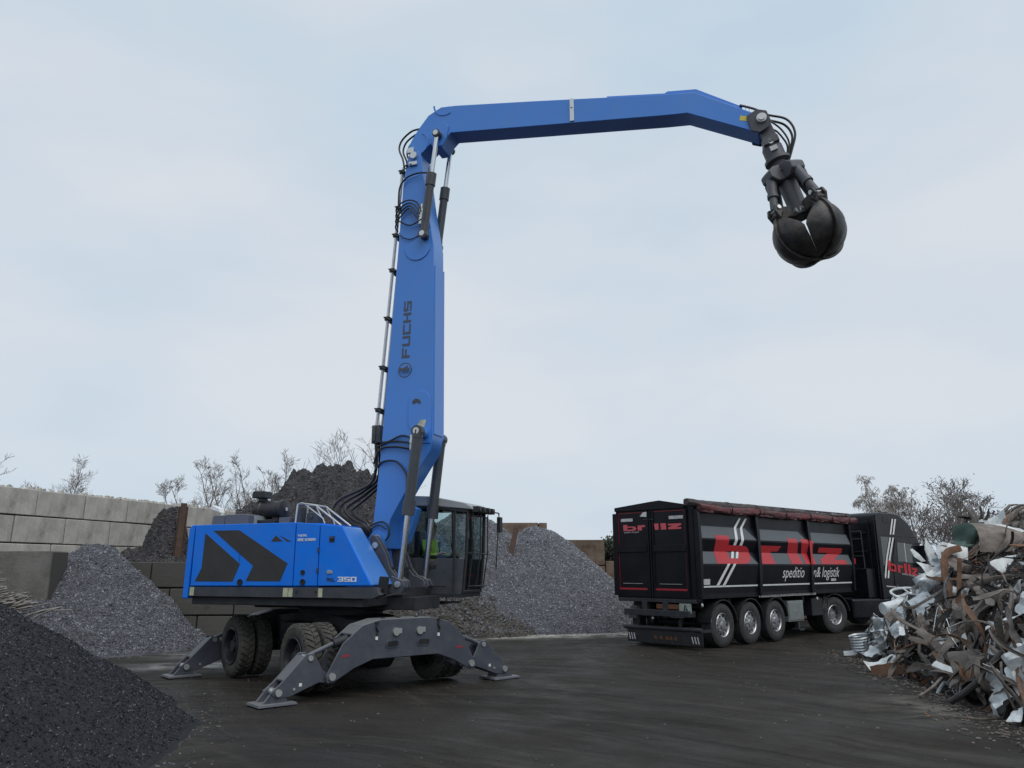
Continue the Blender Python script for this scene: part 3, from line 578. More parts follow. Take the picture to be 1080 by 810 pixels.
mb = EB(); mb.box(-2.27, .36, -1.40, 1.40, 2.661, 2.685); mb.build('roof_deck', M['blue'], mh)
for poly in ([(-2.05,2.55),(-1.24,2.0),(-1.37,1.70),(-2.19,1.70),(-2.07,1.93)], [(-1.88,2.59),(-1.31,2.59),(-.25,2.01),(-.38,1.71),(-1.09,1.71),(-.96,1.97)], [(-.53,2.49),(-.38,2.385),(-.62,2.38)], [(-.45,2.49),(-.20,2.38),(-.29,2.38)]):
    mb = EB(); mb.plate(poly, 1.448, 1.454); g = mb.build('grille', M['grille'], d1, smooth=False)
    # fine vertical ribs on the larger grilles
    if len(poly) > 4:
        mb = EB(); u0 = min(p[0] for p in poly)
        mb.box(u0 + .62, u0 + .626, 1.454, 1.458, 1.80 if u0 < -2 else 2.02, 2.05 if u0 < -2 else 2.40)
        mb.build('grille_seam', M['sill'], d1, smooth=False)
for d_, spots in ((d1, [(-1.21,1.69,.055)]), (d2, [(.07,1.86,.042),(.08,1.70,.052)])):
    for u, z, r in spots:
        mb = EB(); mb.lathe([(0, r), (.016, r), (.016, r*.7), (.006, r*.65), (.006, .001)], (u, 1.45, z), (0, 1, 0), n=20); mb.build('door_latch', M['black'], d_)
mb = EB(); mb.box(.56,.66,1.45,1.457,2.36,2.46); mb.build('handle_recess', M['black'], d3, smooth=False); mb = EB(); mb.box(.57,.65,1.457,1.475,2.41,2.45); mb.build('handle', M['sill'], d3, bevel=.008)
mb = EB(); mb.cyl((.585,1.45,1.87),(.585,1.47,1.87), .032); mb.cyl((.63,1.45,1.865),(.63,1.462,1.865), .026); mb.build('tank_cap', M['pin'], d3)
for z in (2.2, 1.86):
    mb = EB(); mb.box(.34,.372,1.45,1.468,z,z+.07); mb.build('hinge', M['sill'], d2, smooth=False)
def side(u0, z0): return lambda a, b, s: (FLIP @ Vector((u0 + a, 1.4505 + .006 * s, z0 + b)))
mb = MB(); word(mb, '350', side(.76, 1.712), .078, 1.75, .55); mb.build('model_number', M['white'], d3, smooth=False)
mb = MB(); word(mb, 'MHL', side(.55, 1.712), .058, .95, 1.0); mb.build('model_letters', M['bodyink'], d3, smooth=False)
mb = MB(); word(mb, 'FUCHS', side(-.07, 2.462), .034, 1.05, .9); mb.build('maker_lettering', M['white'], d2, smooth=False)
mb = MB(); word(mb, 'BMAC ACADEMY', side(-.07, 2.385), .044, .72, .9); mb.build('slogan_lettering', M['white'], d2, smooth=False)
for u0, u1 in ((-2.29,-2.20),(-.31,-.215),(-.20,-.12),(.39,.47)):
    mb = EB(); mb.box(u0, u1, 1.44, 1.446, 1.455, 1.60); mb.build('warning_label', M['cream'], mh, smooth=False)
for u in (-.02, .33, -.0):
    pass
mb = EB(); 
for u in (-.04, .34): mb.cyl((u,1.44,1.54),(u,1.452,1.54), .02, n=10)
mb.build('sill_plug', M['black'], mh)
mb = EB(); mb.plate([(1.42,1.50),(1.57,1.50),(1.60,1.79),(1.46,1.80)], 1.20, 1.30); mb.tube([(1.5,1.2,1.6),(1.45,1.0,1.6)], .02); mb.build('access_step', M['black'], mh, bevel=.01)
mb = EB(); mb.tube(smoothpts([(1.35,1.3,1.55),(1.5,1.34,1.52),(1.55,1.34,1.6)]), .02); mb.tube(smoothpts([(1.3,1.2,1.5),(1.45,1.3,1.45),(1.6,1.1,1.5),(1.7,.8,1.5)]), .018); mb.build('front_hose', M['rubber'], mh)
# roof items
mb = EB(); mb.plate([(-2.24,2.685),(-2.215,2.88),(-2.18,2.89),(-1.95,2.89),(-1.95,2.685)], .3, 1.1); mb.build('engine_cover', M['lid'], mh, bevel=.015)
mb = EB(); mb.plate([(-1.94,2.685),(-1.94,2.90),(-1.45,2.905),(-1.42,2.88),(-1.42,2.685)], .3, 1.1); mb.build('engine_cover', M['lid'], mh, bevel=.015)
mb = EB(); mb.box(-1.41,-1.37,.5,.95,2.685,2.88); mb.build('cover_edge', M['cabroof'], mh)
mb = EB(); mb.cyl((-1.60,.6,3.0),(-1.08,.6,3.0), .17, n=26); mb.lathe([(0,.15),(.03,.19),(.10,.19),(.12,.11),(.13,.04)], (-1.09,.6,3.0), (1,0,0), n=26); mb.lathe([(0,.17),(.03,.185),(.05,.17)], (-1.5,.6,3.0), (1,0,0), n=26)
ac = mb.build('air_cleaner', M['black'], mh); mb = EB(); mb.cyl((-.965,.6,3.01),(-.95,.6,3.01), .035); mb.build('cap', M['pin'], ac)
mb = EB(); mb.box(-1.60,-1.40,.5,.7,2.66,2.86); mb.box(-1.2,-1.05,.5,.7,2.66,2.86); mb.box(-1.5,-.98,.45,.9,2.685,2.80); mb.cyl((-1.5,.6,3.16),(-1.5,.6,3.24), .09); mb.split('bracket', M['black'], ac, bevel=.01)
mb = EB(); mb.plate([(-1.665,3.23),(-1.645,3.36),(-1.38,3.355),(-1.37,3.22)], .48, .74); mb.build('pre_cleaner', M['black'], ac, bevel=.02)
mb = EB(); mb.box(-.93,-.70,.55,.85,2.68,2.84); mb.build('roof_box', M['lid'], mh, bevel=.01)
mb = EB(); mb.box(-.64,-.50,.6,.8,2.66,3.04); mb.cyl((-.57,.7,3.04),(-.57,.7,3.08), .05); mb.build('exhaust_stack', M['sill'], mh, bevel=.02)
mb = EB(); mb.box(-.40,-.18,.5,.75,2.66,2.92); mb.cyl((-.30,.76,2.84),(-.30,.78,2.84), .035, n=12); mb.build('filter_housing', M['sill'], mh, bevel=.015)
mb = EB()
for vv in (.95, .62):
    mb.tube([(-.50,vv,2.68),(-.47,vv,3.06),(-.40,vv,3.08),(-.08,vv,3.03),(.46,vv,2.67)], .017); mb.tube([(-.33,vv,3.07),(.08,vv,2.80),(.14,vv,2.67)], .013); mb.tube([(-.08,vv,3.03),(.05,vv,2.82)], .013)
mb.tube([(-.40,.62,3.08),(-.40,.95,3.08)], .015); mb.tube([(-.08,.62,3.03),(-.08,.95,3.03)], .015); mb.build('handrail', M['pipe'], mh)
mb = EB(); mb.plate([(-2.38,3.02),(-2.33,3.09),(-2.17,3.03),(-2.12,2.94),(-2.30,2.99)], .88, 1.02); mb.box(-2.16,-2.12,.92,.98,2.70,2.96); mb.build('rear_camera', M['white'], mh, bevel=.01)
# boom
BN = [(.67,2.50),(.63,2.38),(.69,2.27),(.80,2.24),(.94,2.28),(.98,2.45),(1.05,2.80),(1.40,3.40),(1.83,4.05),(1.87,4.35),(1.80,7.68),(1.79,8.10),(1.62,9.02),(1.49,9.86),(1.46,10.12),(1.38,10.26),(1.26,10.28),(1.16,10.15),(1.07,9.62),(1.01,8.23),(.80,4.13),(.73,3.17)]
BNb = [(a, b) for a, b in BN]
patchq = [(.80,2.26),(1.02,2.28),(1.16,2.42),(1.30,2.80),(1.36,3.02),(1.0,3.2),(.78,2.6)]
mb = EB(); mb.plate(BNb, -.23, .23); bm_ = mb.build('boom', M['boomblue'], mh, bevel=.012)
def patch(parent, poly, v0, v1, material, name, bevel=.006):
    mb = EB(); mb.plate(poly, v0, v1); return mb.build(name, material, parent, bevel=bevel)
def circ(cx_, cz_, r, n=20, a0=0, a1=2*PI): return [(cx_ + r*math.cos(a0 + (a1-a0)*k/n), cz_ + r*math.sin(a0 + (a1-a0)*k/n)) for k in range(n + (1 if a1-a0 < 6 else 0))]
patch(bm_, patchq, -.44, -.225, M['boomblue'], 'boom_foot', .01)
# reinforcement plates at the cylinder mounts and foot
patch(bm_, circ(1.58, 4.95, .24, 14, R(20), R(160)) + [(1.36,4.55),(1.60,4.18),(1.83,4.18),(1.84,4.9)], .228, .25, M['boomblue'], 'reinforcement_plate')
patch(bm_, circ(1.44, 8.12, .28, 14, R(180), R(350)) + [(1.70,8.45),(1.60,8.5),(1.40,8.3)], .228, .25, M['boomblue'], 'reinforcement_plate')
patch(bm_, circ(.80, 2.42, .18, 18), .228, .25, M['boomblue'], 'foot_boss')
patch(bm_, [(1.10,9.62),(1.48,9.70),(1.46,9.74),(1.10,9.66)], .2285, .236, M['boomblue'], 'weld_band', 0)
patch(bm_, [(1.86,4.35),(1.89,4.35),(1.83,7.7),(1.80,7.68)], -.21, .21, M['boomblue'], 'front_flange', 0)
mb = EB()
for u, z, r in ((.80,2.47,.06),(1.30,10.14,.075),(1.60,8.30,.07),(1.66,4.55,.0)):
    if r: mb.cyl((u,-.29,z),(u,.29,z), r, n=20)
mb.build('pivot_pin', M['pin'], bm_)
patch(bm_, [(1.54,4.50),(1.62,4.62),(1.74,4.62),(1.70,4.48)], .25, .256, M['cream'], 'warning_label', 0)
patch(bm_, [(1.43,4.98),(1.50,5.04),(1.58,5.02),(1.62,4.95),(1.60,4.93),(1.52,4.97),(1.47,4.93)], .25, .258, M['sill'], 'boom_hook', 0)
mb = MB()
def up(u0, z0, du): return lambda a, b, s: (FLIP @ Vector((u0 - b + a*du, .2305 + .004*s, z0 + a)))
word(mb, 'FUCHS', up(1.335, 5.86, .012), .165, 1.55, .62); mb.build('maker_lettering', M['boomink'], bm_, smooth=False)
mb = MB()
ring_o = circ(1.25, 5.62, .145, 32); 
for k in range(32):
    a, b = ring_o[k], ring_o[(k+1) % 32]; i0 = (1.25 + (a[0]-1.25)*.90, 5.62 + (a[1]-5.62)*.90); i1 = (1.25 + (b[0]-1.25)*.90, 5.62 + (b[1]-5.62)*.90)
    mb.hexa([FLIP @ Vector((p[0], .2305, p[1])) for p in (a, b, i1, i0)] + [FLIP @ Vector((p[0], .2345, p[1])) for p in (a, b, i1, i0)])
for tri in ([(1.15,5.57),(1.15,5.61),(1.33,5.69),(1.34,5.65)],[(1.15,5.67),(1.15,5.63),(1.33,5.55),(1.34,5.59)],[(1.24,5.60),(1.24,5.64),(1.36,5.64),(1.36,5.60)]):
    mb.hexa([FLIP @ Vector((p[0], .2305+.0015*len(mb.V)/8, p[1])) for p in tri] + [FLIP @ Vector((p[0], .2345+.0015*len(mb.V)/8, p[1])) for p in tri])
mb.build('round_emblem', M['boomink'], bm_, smooth=False)
# boom foot brackets
BR = [(.76,2.43),(.80,2.52),(.87,2.51),(.98,2.38),(1.11,2.17),(1.20,1.93),(1.32,1.80),(1.43,1.77),(1.53,1.71),(1.55,1.60),(1.48,1.53),(1.39,1.53),(1.0,1.53),(.82,2.30)]
for s in (1, -1):
    mb = EB(); mb.plate(BR, *sorted((s*.40, s*.46))); mb.plate([(a-.02, b) for a, b in BR], *sorted((s*.28, s*.32))); mb.plate([(1.30,1.80),(1.52,1.72),(1.57,1.62),(1.50,1.50),(1.2,1.50)], *sorted((s*.54, s*.58)))
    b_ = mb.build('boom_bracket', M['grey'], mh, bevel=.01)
    mb = EB(); mb.cyl((.89,s*.25,2.33),(.89,s*.49,2.33), .055, n=18); mb.cyl((1.43,s*.30,1.655),(1.43,s*.61,1.655), .055, n=18); mb.split('pin', M['pin'], b_)
mb = EB(); mb.box(.7, 1.5, -.5, .5, 1.44, 1.60); mb.box(1.0,1.2,-.4,.4,1.6,1.95); mb.build('boom_base', M['dark'], mh, bevel=.01)
# cylinders: barrel with rod as sub-part
def cylinder(p_b, p_r, split, rb, rr, name='boom_cylinder', barrel=None, collar=True, parent=mh):
    pb, pr = Vector(p_b), Vector(p_r); d = pr - pb; m_ = pb + d * split; mb = EB(); mb.cyl(pb, m_, rb, n=20)
    dn = d.normalized(); mb.cyl(pb - dn*.02, pb + dn*.12, rb*1.08, n=20)
    if collar: mb.cyl(m_ - dn*.26, m_, rb*1.22, n=20)
    mb.cyl(pb + Vector((0,-.07,0)), pb + Vector((0,.07,0)), rb*1.15, n=18)
    b = mb.build(name, barrel or M['barrel'], parent)
    mb = EB(); mb.cyl(m_ + dn*.001, pr, rr, n=18); mb.build('rod', M['chrome'], b)
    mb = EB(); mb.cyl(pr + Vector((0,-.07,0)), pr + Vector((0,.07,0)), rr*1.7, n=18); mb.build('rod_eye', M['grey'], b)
    return b
for s in (1, -1):
    b = cylinder((1.70, s*.50, 4.36), (1.42, s*.50, 1.66), .56, .095, .055)
    mb = EB(); mb.cyl((1.70,s*.41,4.36),(1.70,s*.60,4.36), .06, n=18); mb.mi = 1; mb.cyl((1.70,s*.20,4.36),(1.70,s*.44,4.36), .10, n=18); mb.split('pivot_pin', [M['pin'], M['boomblue']], b)
    b = cylinder((1.61, s*.33, 8.32), (1.85, s*.33, 10.47), .60, .082, .048, 'stick_cylinder')
    mb = EB(); mb.cyl((1.61,s*.22,8.32),(1.61,s*.42,8.32), .055, n=18); mb.cyl((1.85,s*.22,10.47),(1.85,s*.42,10.47), .055, n=18); mb.split('pivot_pin', M['pin'], b)
# stick
SN = [(1.17,10.20),(1.13,10.33),(1.22,10.52),(1.36,10.74),(1.59,11.02),(1.87,11.15),(2.19,11.12),(3.82,10.86),(6.39,10.43),(6.94,10.35),(8.02,9.66),(8.08,9.45),(7.98,9.32),(6.79,9.96),(6.37,10.0),(3.82,10.31),(2.10,10.52),(2.0,10.42),(1.90,10.24),(1.72,10.24),(1.66,10.36),(1.48,10.20),(1.38,10.10),(1.26,10.06)]
mb = EB(); mb.plate(SN, -.22, .22); st = mb.build('stick', M['boomblue'], mh, bevel=.012)
patch(st, [(5.3,10.63),(5.3,10.71),(6.39,10.53),(6.44,10.56),(6.96,10.49),(7.74,9.96),(7.74,9.86),(6.94,10.37),(6.39,10.45)], -.15, .10, M['boomblue'], 'pipe_cover')
patch(st, [(2.1,11.135),(2.1,11.16),(5.3,10.66),(5.3,10.625)], -.10, .10, M['bodyink'], 'pipe_run')
for arc, rr in (((1.34,10.42), .27), ((1.96,11.2), .26)):
    P0 = circ(arc[0], arc[1], rr, 10, R(-60) if rr > .265 else R(180), R(60) if rr > .265 else R(300)); P1 = circ(arc[0], arc[1], rr - .035, 10, R(-60) if rr > .265 else R(180), R(60) if rr > .265 else R(300))
    patch(st, P0 + P1[::-1], .219, .235, M['boomblue'], 'reinforcement_rib', 0)
patch(st, [(1.72,10.24),(1.66,10.5),(1.78,10.72),(1.96,10.78),(2.06,10.66),(2.02,10.42),(1.92,10.26)], .219, .245, M['boomblue'], 'cylinder_boss')
mb = EB(); mb.box(4.60,4.68,.219,.245,10.24,10.72); mb.box(4.62,4.66,.245,.262,10.52,10.64); mb.build('clamp_plate', M['pin'], st, bevel=.004)
patch(st, [(7.68,9.62),(7.70,9.71),(7.88,9.65),(7.86,9.56)], .2195, .224, M['yellow'], 'yellow_label', 0)
mb = EB(); mb.cyl((8.05,-.30,9.56),(8.05,.30,9.56), .085, n=22); mb.cyl((8.05,.30,9.56),(8.05,.33,9.56), .06, n=22); mb.build('tip_pin', M['white'], st)
mb = EB()
for s in (1, -1): mb.plate([(7.80,9.66),(7.98,9.76),(8.14,9.70),(8.20,9.50),(8.16,9.38),(8.0,9.30),(7.86,9.36)], *sorted((s*.225, s*.26)))
mb.build('tip_bracket', M['sill'], st, bevel=.01)
mb = EB(); mb.cyl((2.0,.1,11.14),(2.0,.1,11.2), .04, n=12); mb.cyl((7.80,.05,9.92),(7.80,.05,10.02), .012, n=6); mb.cyl((7.86,-.05,9.90),(7.86,-.05,10.04), .012, n=6); mb.build('fitting', M['pipe'], st)
# pipes and hoses along the boom
mb = EB(); mb.tube([(.60,.10,4.5),(.64,.10,4.9),(.97,.10,9.9),(1.0,.10,10.0)], .034); mb.tube([(.60,-.10,4.5),(.64,-.10,4.9),(.97,-.10,9.9),(1.0,-.1,10.0)], .026); mb.build('hydraulic_pipe', M['pipe'], mh)
for z in (4.9,5.74,6.74,7.75,8.5,9.1,9.9):
    u = .64 + .33*(z-4.9)/5
    mb = EB(); mb.box(u-.05,u+.05,-.15,.15,z-.04,z+.04); mb.box(u,u+.18,-.04,.04,z-.02,z+.02); mb.tube([(u-.07,.14,z+.03),(u+.10,.17,z-.05)], .016); mb.build('pipe_clamp', M['black'], mh, bevel=.004)
mb = EB(); mb.box(.54,.72,-.08,.16,4.25,4.6); mb.cyl((.60,.17,4.28),(.60,.17,4.58), .035); mb.build('valve_block', M['sill'], mh, bevel=.01)
def hose(pts, r=.019, name='hose', parent=mh, material='rubber', n=7):
    mb = EB(); mb.tube(smoothpts(pts, 6), r, n=n); return mb.build(name, M[material], parent)
for k in range(4):
    o = k*.055
    hose([(.62+o*.5,.12-.07*k,4.25),(.65+o*.5,.12-.07*k,3.85),(.56+o,.1-.07*k,3.52+o*.3),(.26+o*.7,.1-.08*k,3.36-o*.5),(-.06+o*.9,.15-.08*k,3.22-o),(-.19+o*1.5,.2-.08*k,3.05-o*.3),(-.12+o*1.8,.2-.08*k,2.88),(.10+o*1.6,.15-.08*k,2.76),(.38+o,.1,2.66),(.52+o,.05,2.5)], .026 if k % 2 else .031)
hose([(.72,.25,4.26),(.95,.27,4.24),(1.25,.28,4.34),(1.49,.27,4.27)]); hose([(.72,.25,4.16),(1.0,.27,4.24),(1.3,.28,4.22),(1.52,.28,4.16)]); hose([(.66,.2,3.70),(.85,.27,3.86),(1.15,.28,3.86),(1.38,.3,3.62),(1.43,.36,3.35)]); hose([(.64,.2,3.85),(.80,.27,4.10),(1.10,.28,4.14),(1.45,.28,4.08)])
hose([(.66,.27,2.70),(.9,.275,2.76),(1.04,.275,2.66),(1.06,.27,2.52),(.98,.26,2.42)], .015); hose([(.66,.27,2.62),(.82,.275,2.70),(1.0,.275,2.62)], .012)
mb = EB(); mb.box(1.44,1.60,.25,.32,4.05,4.34); mb.cyl((1.5,.3,4.2),(1.5,.38,4.2), .04, n=12); mb.build('valve_fitting', M['pin'], mh, bevel=.01)
for k in range(4):
    o = .03*k
    hose([(1.40+o,.2-.12*k,10.76+o),(1.20,.2-.12*k,10.74-o),(.99+o,.2-.12*k,10.58),(.93+o,.2-.12*k,10.38),(1.02+o,.2-.12*k,10.14),(1.06,.2-.12*k,9.94)], .02)
hose([(1.10,.2,9.90),(1.16,.26,9.95),(1.08,.26,9.92)], .016)
hose([(1.72,.36,9.62),(1.45,.33,9.68),(1.18,.3,9.64),(1.02,.28,9.46),(.97,.22,9.12)], .018)
for k in range(4):
    hose([(1.54-.02*k,.33,8.82-.05*k),(1.46-.03*k,.34,9.02-.07*k),(1.26,.32,9.12-.06*k),(1.05,.28,9.10-.10*k),(.92,.22,9.0-.12*k),(.94,.14,8.86-.1*k)], .015)
hose([(1.56,.33,8.66),(1.30,.30,8.58),(1.06,.28,8.70),(.92,.2,8.82)], .015); hose([(1.5,.26,8.36),(1.3,.26,8.30),(1.12,.26,8.36),(1.0,.2,8.5)], .011)
mb = EB(); mb.box(1.49,1.60,.24,.33,8.56,8.90); mb.cyl((1.54,.30,8.9),(1.54,.30,9.0), .03, n=10); mb.build('valve_fitting', M['pin'], mh, bevel=.01)
mb = EB(); mb.tube([(1.72,.40,9.72),(1.72,.40,9.4)], .012); mb.tube([(1.66,.42,8.6),(1.78,.42,9.55)], .012); mb.build('feed_pipe', M['sill'], mh)
mb = EB(); mb.box(1.20,1.38,.235,.28,9.92,10.0); mb.cyl((1.24,.24,9.96),(1.24,.31,9.96), .03, n=10); mb.box(1.16,1.30,.235,.29,10.20,10.32); mb.split('hose_guide', M['pin'], mh, bevel=.008)
for k, pts in enumerate(([(7.70,.12,9.98),(7.95,.1,9.86),(8.14,.05,9.74),(8.46,.02,9.60),(8.58,.0,9.33),(8.50,.0,9.0),(8.40,.0,8.72)], [(7.70,-.1,9.98),(7.95,-.08,9.84),(8.16,-.05,9.69),(8.42,-.05,9.54),(8.53,-.05,9.30),(8.47,-.05,9.0),(8.38,-.02,8.74)],
        [(8.10,.15,9.60),(8.24,.1,9.52),(8.38,.06,9.36),(8.47,.03,9.12),(8.42,.02,8.80),(8.38,.02,8.70)], [(8.10,-.15,9.60),(8.26,-.1,9.49),(8.36,-.06,9.32),(8.44,-.05,9.10),(8.38,-.04,8.80),(8.36,-.02,8.70)])):
    hose(pts, .021 if k < 2 else .017, 'grapple_hose')
# cab
CV0, CV1 = -1.50, -.58
cab = empty('cab', parent=mh)
def cb_plate(poly, v0, v1, m_, name, bevel=.01, parent=cab): return patch(parent, poly, v0, v1, M[m_], name, bevel)
cb_plate([(.95,1.42),(2.13,1.42),(2.15,1.55),(2.19,2.10),(1.66,2.12),(1.45,2.03),(1.30,2.12),(.95,2.12)], CV1 - .04, CV1, 'sill', 'door')
cb_plate([(.95,1.42),(2.13,1.42),(2.19,2.10),(.95,2.10)], CV0, CV0 + .04, 'sill', 'side_panel')
cb_plate([(.93,1.40),(2.15,1.40),(2.16,1.47),(.93,1.47)], CV0, CV1 + .01, 'dark', 'floor', .005)
cb_plate([(.93,1.47),(.97,1.47),(.97,2.2),(.93,2.2)], CV0 + .05, CV1 - .05, 'sill', 'rear_panel')
mb = EB()
for vv in (CV0 + .03, CV1 - .03):
    for P in ([(2.16,1.50),(2.22,2.2),(2.235,3.0)], [(.97,2.1),(.97,3.1)], [(1.97,2.1),(1.93,3.05)] ): mb.tube([(a, vv, b) for a, b in P], .034, n=6)
    mb.tube([(.97, vv, 3.08),(1.5,vv,3.07),(2.235,vv,2.98)], .05, n=6)
for u, z in ((2.235,3.0),(.97,3.08),(2.16,1.5),(.97,2.12)): mb.tube([(u, CV0, z),(u, CV1, z)], .03, n=6)
mb.build('cab_frame', M['black'], cab)
rf = cb_plate([(.90,3.10),(.90,3.22),(1.1,3.30),(1.5,3.275),(2.18,3.14),(2.34,3.06),(2.36,3.0),(2.2,3.02),(1.5,3.09)], CV0 - .03, CV1 + .03, 'cabroof', 'cab_roof', .02)
for vv in (-.68, -.92, -1.16, -1.40):
    mb = EB(); mb.box(2.32,2.46,vv-.07,vv+.07,2.96,3.07); mb.cyl((2.46,vv,3.015),(2.475,vv,3.015), .05, n=14); mb.build('work_lamp', M['black'], rf, bevel=.01)
def pane(pts, name='window'):
    mb = EB(); c = [Vector(p) for p in pts]; n_ = (c[1]-c[0]).cross(c[2]-c[0]).normalized()*.003; mb.hexa([p - n_ for p in c] + [p + n_ for p in c]); return mb.build(name, M['glass'], cab, smooth=False)
for vv in (CV1 - .02, CV0 + .02):
    pane([(1.0,vv,2.13),(1.95,vv,2.13),(1.92,vv,3.03),(1.0,vv,3.04)]); pane([(1.99,vv,1.75),(2.15,vv,1.75),(2.21,vv,2.97),(1.97,vv,3.0)])
pane([(2.14,CV0+.04,1.5),(2.14,CV1-.04,1.5),(2.235,CV1-.04,2.97),(2.235,CV0+.04,2.97)], 'windscreen'); pane([(.95,CV0+.05,2.2),(.95,CV1-.05,2.2),(.95,CV1-.05,3.05),(.95,CV0+.05,3.05)], 'rear_window')
mb = EB()
for vv in (-.66,-1.04,-1.42): mb.tube([(2.24,vv,1.55),(2.33,vv,2.2),(2.33,vv,2.95)], .013, n=5)
for z in (1.6,2.2,2.9): mb.tube([(2.26,-.62,z),(2.31,-1.48,z)], .012, n=5)
mb.build('windscreen_guard', M['black'], cab)
mb = EB(); mb.tube([(2.3,-1.5,3.02),(2.48,-1.60,3.0),(2.50,-1.60,2.95)], .014); mb.tube([(2.50,-1.60,3.0),(2.44,-1.60,1.9)], .012); mb.mi = 0; mb.box(2.46,2.53,-1.72,-1.58,2.62,2.92); mb.build('mirror', M['black'], cab, bevel=.01)
mb = EB(); mb.tube([(2.0,-.52,1.5),(2.02,-.52,3.0)], .016); mb.tube([(1.5,-.52,1.60),(1.85,-.52,1.60)], .012); mb.box(1.5,1.62,CV1,CV1+.02,1.93,1.99); mb.build('grab_bar', M['black'], cab)
mb = EB(); mb.box(1.35,1.83,-1.3,-.7,1.28,1.31); mb.tube([(1.35,-.6,1.42),(1.35,-.6,1.28),(1.83,-.6,1.28),(1.83,-.6,1.42)], .014); mb.build('footboard', M['black'], cab)
mb = EB(); mb.box(1.05,1.62,-1.30,-.80,1.76,1.90); mb.hexa([(1.02,-1.28,1.9),(1.16,-1.28,1.9),(1.16,-.82,1.9),(1.02,-.82,1.9),(.99,-1.24,2.65),(1.10,-1.24,2.65),(1.10,-.86,2.65),(.99,-.86,2.65)]); mb.box(1.1,1.55,-1.2,-.9,1.47,1.76); mb.build('seat', M['black'], cab, bevel=.03)
mb = EB()
for vv in (-1.36, -.74): mb.box(1.25,1.72,vv-.06,vv+.06,2.10,2.17); mb.cyl((1.62,vv,2.17),(1.60,vv,2.34), .016); mb.cyl((1.60,vv,2.33),(1.60,vv,2.42), .03)
mb.box(1.95,2.05,-1.40,-1.22,2.15,2.50); mb.cyl((1.99,-1.3,1.5),(1.99,-1.3,2.2), .03); mb.build('control_console', M['black'], cab, bevel=.01)
# operator
def skin_body(name, verts, edges, radii, material, parent=None, sub=2):
    me = bpy.data.meshes.new(name); me.from_pydata(verts, edges, []); me.materials.append(material); o = bpy.data.objects.new(name, me); col.objects.link(o); o.parent = parent
    o.modifiers.new('skin', 'SKIN'); me.skin_vertices or None
    bpy.context.view_layer.objects.active = o
    for i, r in enumerate(radii): me.skin_vertices[0].data[i].radius = (r, r) if not isinstance(r, tuple) else r
    me.skin_vertices[0].data[0].use_root = True
    s_ = o.modifiers.new('sub', 'SUBSURF'); s_.levels = sub; s_.render_levels = sub
    o.modifiers['skin'].use_smooth_shade = True; return o
def make_skinned(name, chains, material, parent):
    # chains: list of [(point, radius), ...]; first vertex of a later chain is snapped to an existing vertex with the same point
    V = []; Rr = []; Eg = []
    for ch in chains:
        prev = None
        for p, r in ch:
            idx = None
            for i, q in enumerate(V):
                if (Vector(q) - Vector(p)).length < 1e-5: idx = i
            if idx is None: V.append(tuple(p)); Rr.append(r); idx = len(V) - 1
            if prev is not None: Eg.append((prev, idx))
            prev = idx
    me = bpy.data.meshes.new(name); me.from_pydata(V, Eg, []); o = bpy.data.objects.new(name, me); col.objects.link(o)
    b = bmesh.new(); b.from_mesh(me); lay = b.verts.layers.skin.verify()
    b.verts.ensure_lookup_table()
    for i, v_ in enumerate(b.verts): q = Rr[i]; v_[lay].radius = q if isinstance(q, tuple) else (q, q); v_[lay].use_root = (i == 0)
    b.to_mesh(me); b.free()
    sk = o.modifiers.new('skin', 'SKIN'); sk.use_smooth_shade = True; s_ = o.modifiers.new('sub', 'SUBSURF'); s_.levels = 1; s_.render_levels = 1
    dg = bpy.context.evaluated_depsgraph_get(); me2 = bpy.data.meshes.new_from_object(o.evaluated_get(dg)); bpy.data.objects.remove(o)
    me2.materials.clear(); me2.materials.append(material); o = bpy.data.objects.new(name, me2); col.objects.link(o); o.parent = parent; return o
# local frame: x forward, y left, z up, origin on the seat
op = empty('person', (S0[0] + math.cos(EA)*1.27 - math.sin(EA)*1.05, S0[1] + math.sin(EA)*1.27 + math.cos(EA)*1.05, 1.90), EA)
tag(op, 'person in a yellow high visibility jacket seated at the cab controls', 'person')
pel = (0, 0, .10); ch_ = [[(pel, (.15,.12)), ((-.02,0,.30), (.14,.11)), ((-.01,0,.46), (.17,.12)), ((0,0,.58), (.09,.08)), ((.02,0,.66), .052), ((.035,0,.74), (.075,.085)), ((.04,0,.84), (.078,.09)), ((.035,0,.90), .055)]]
for s in (1, -1):
    ch_.append([((-.01,0,.46), (.17,.12)), ((0,s*.19,.50), .065), ((.08,s*.27,.28), .05), ((.16,s*.29,.24), .042), ((.33,s*.30,.30), .032), ((.40,s*.31,.31), .034)])
    for k, (dy, ln) in enumerate(((-.03,.07),(-.01,.08),(.01,.078),(.03,.06))): ch_.append([((.40,s*.31,.31), .034), ((.43,s*.31+dy,.32), .010), ((.43+ln*.6,s*.31+dy,.30), .009), ((.43+ln*.5,s*.31+dy,.265), .008)])
    ch_.append([((.40,s*.31,.31), .034), ((.40,s*.31-s*.035,.30), .010), ((.44,s*.31-s*.045,.28), .009)])
    ch_.append([(pel, (.15,.12)), ((.06,s*.10,.08), .085), ((.45,s*.13,.10), .07), ((.50,s*.13,.02), .06), ((.56,s*.13,-.33), .045), ((.66,s*.13,-.38), .04)])
make_skinned('body', ch_, M['skin'], op)
make_skinned('jacket', [[((-.02,0,.08), (.17,.15)), ((-.02,0,.30), (.165,.14)), ((-.01,0,.46), (.20,.145)), ((0,0,.57), (.12,.10))]] + [[((-.01,0,.46), (.20,.145)), ((0,s*.19,.50), .085), ((.08,s*.27,.28), .068), ((.16,s*.29,.24), .058), ((.30,s*.30,.29), .048)] for s in (1,-1)], M['hiviz'], op)
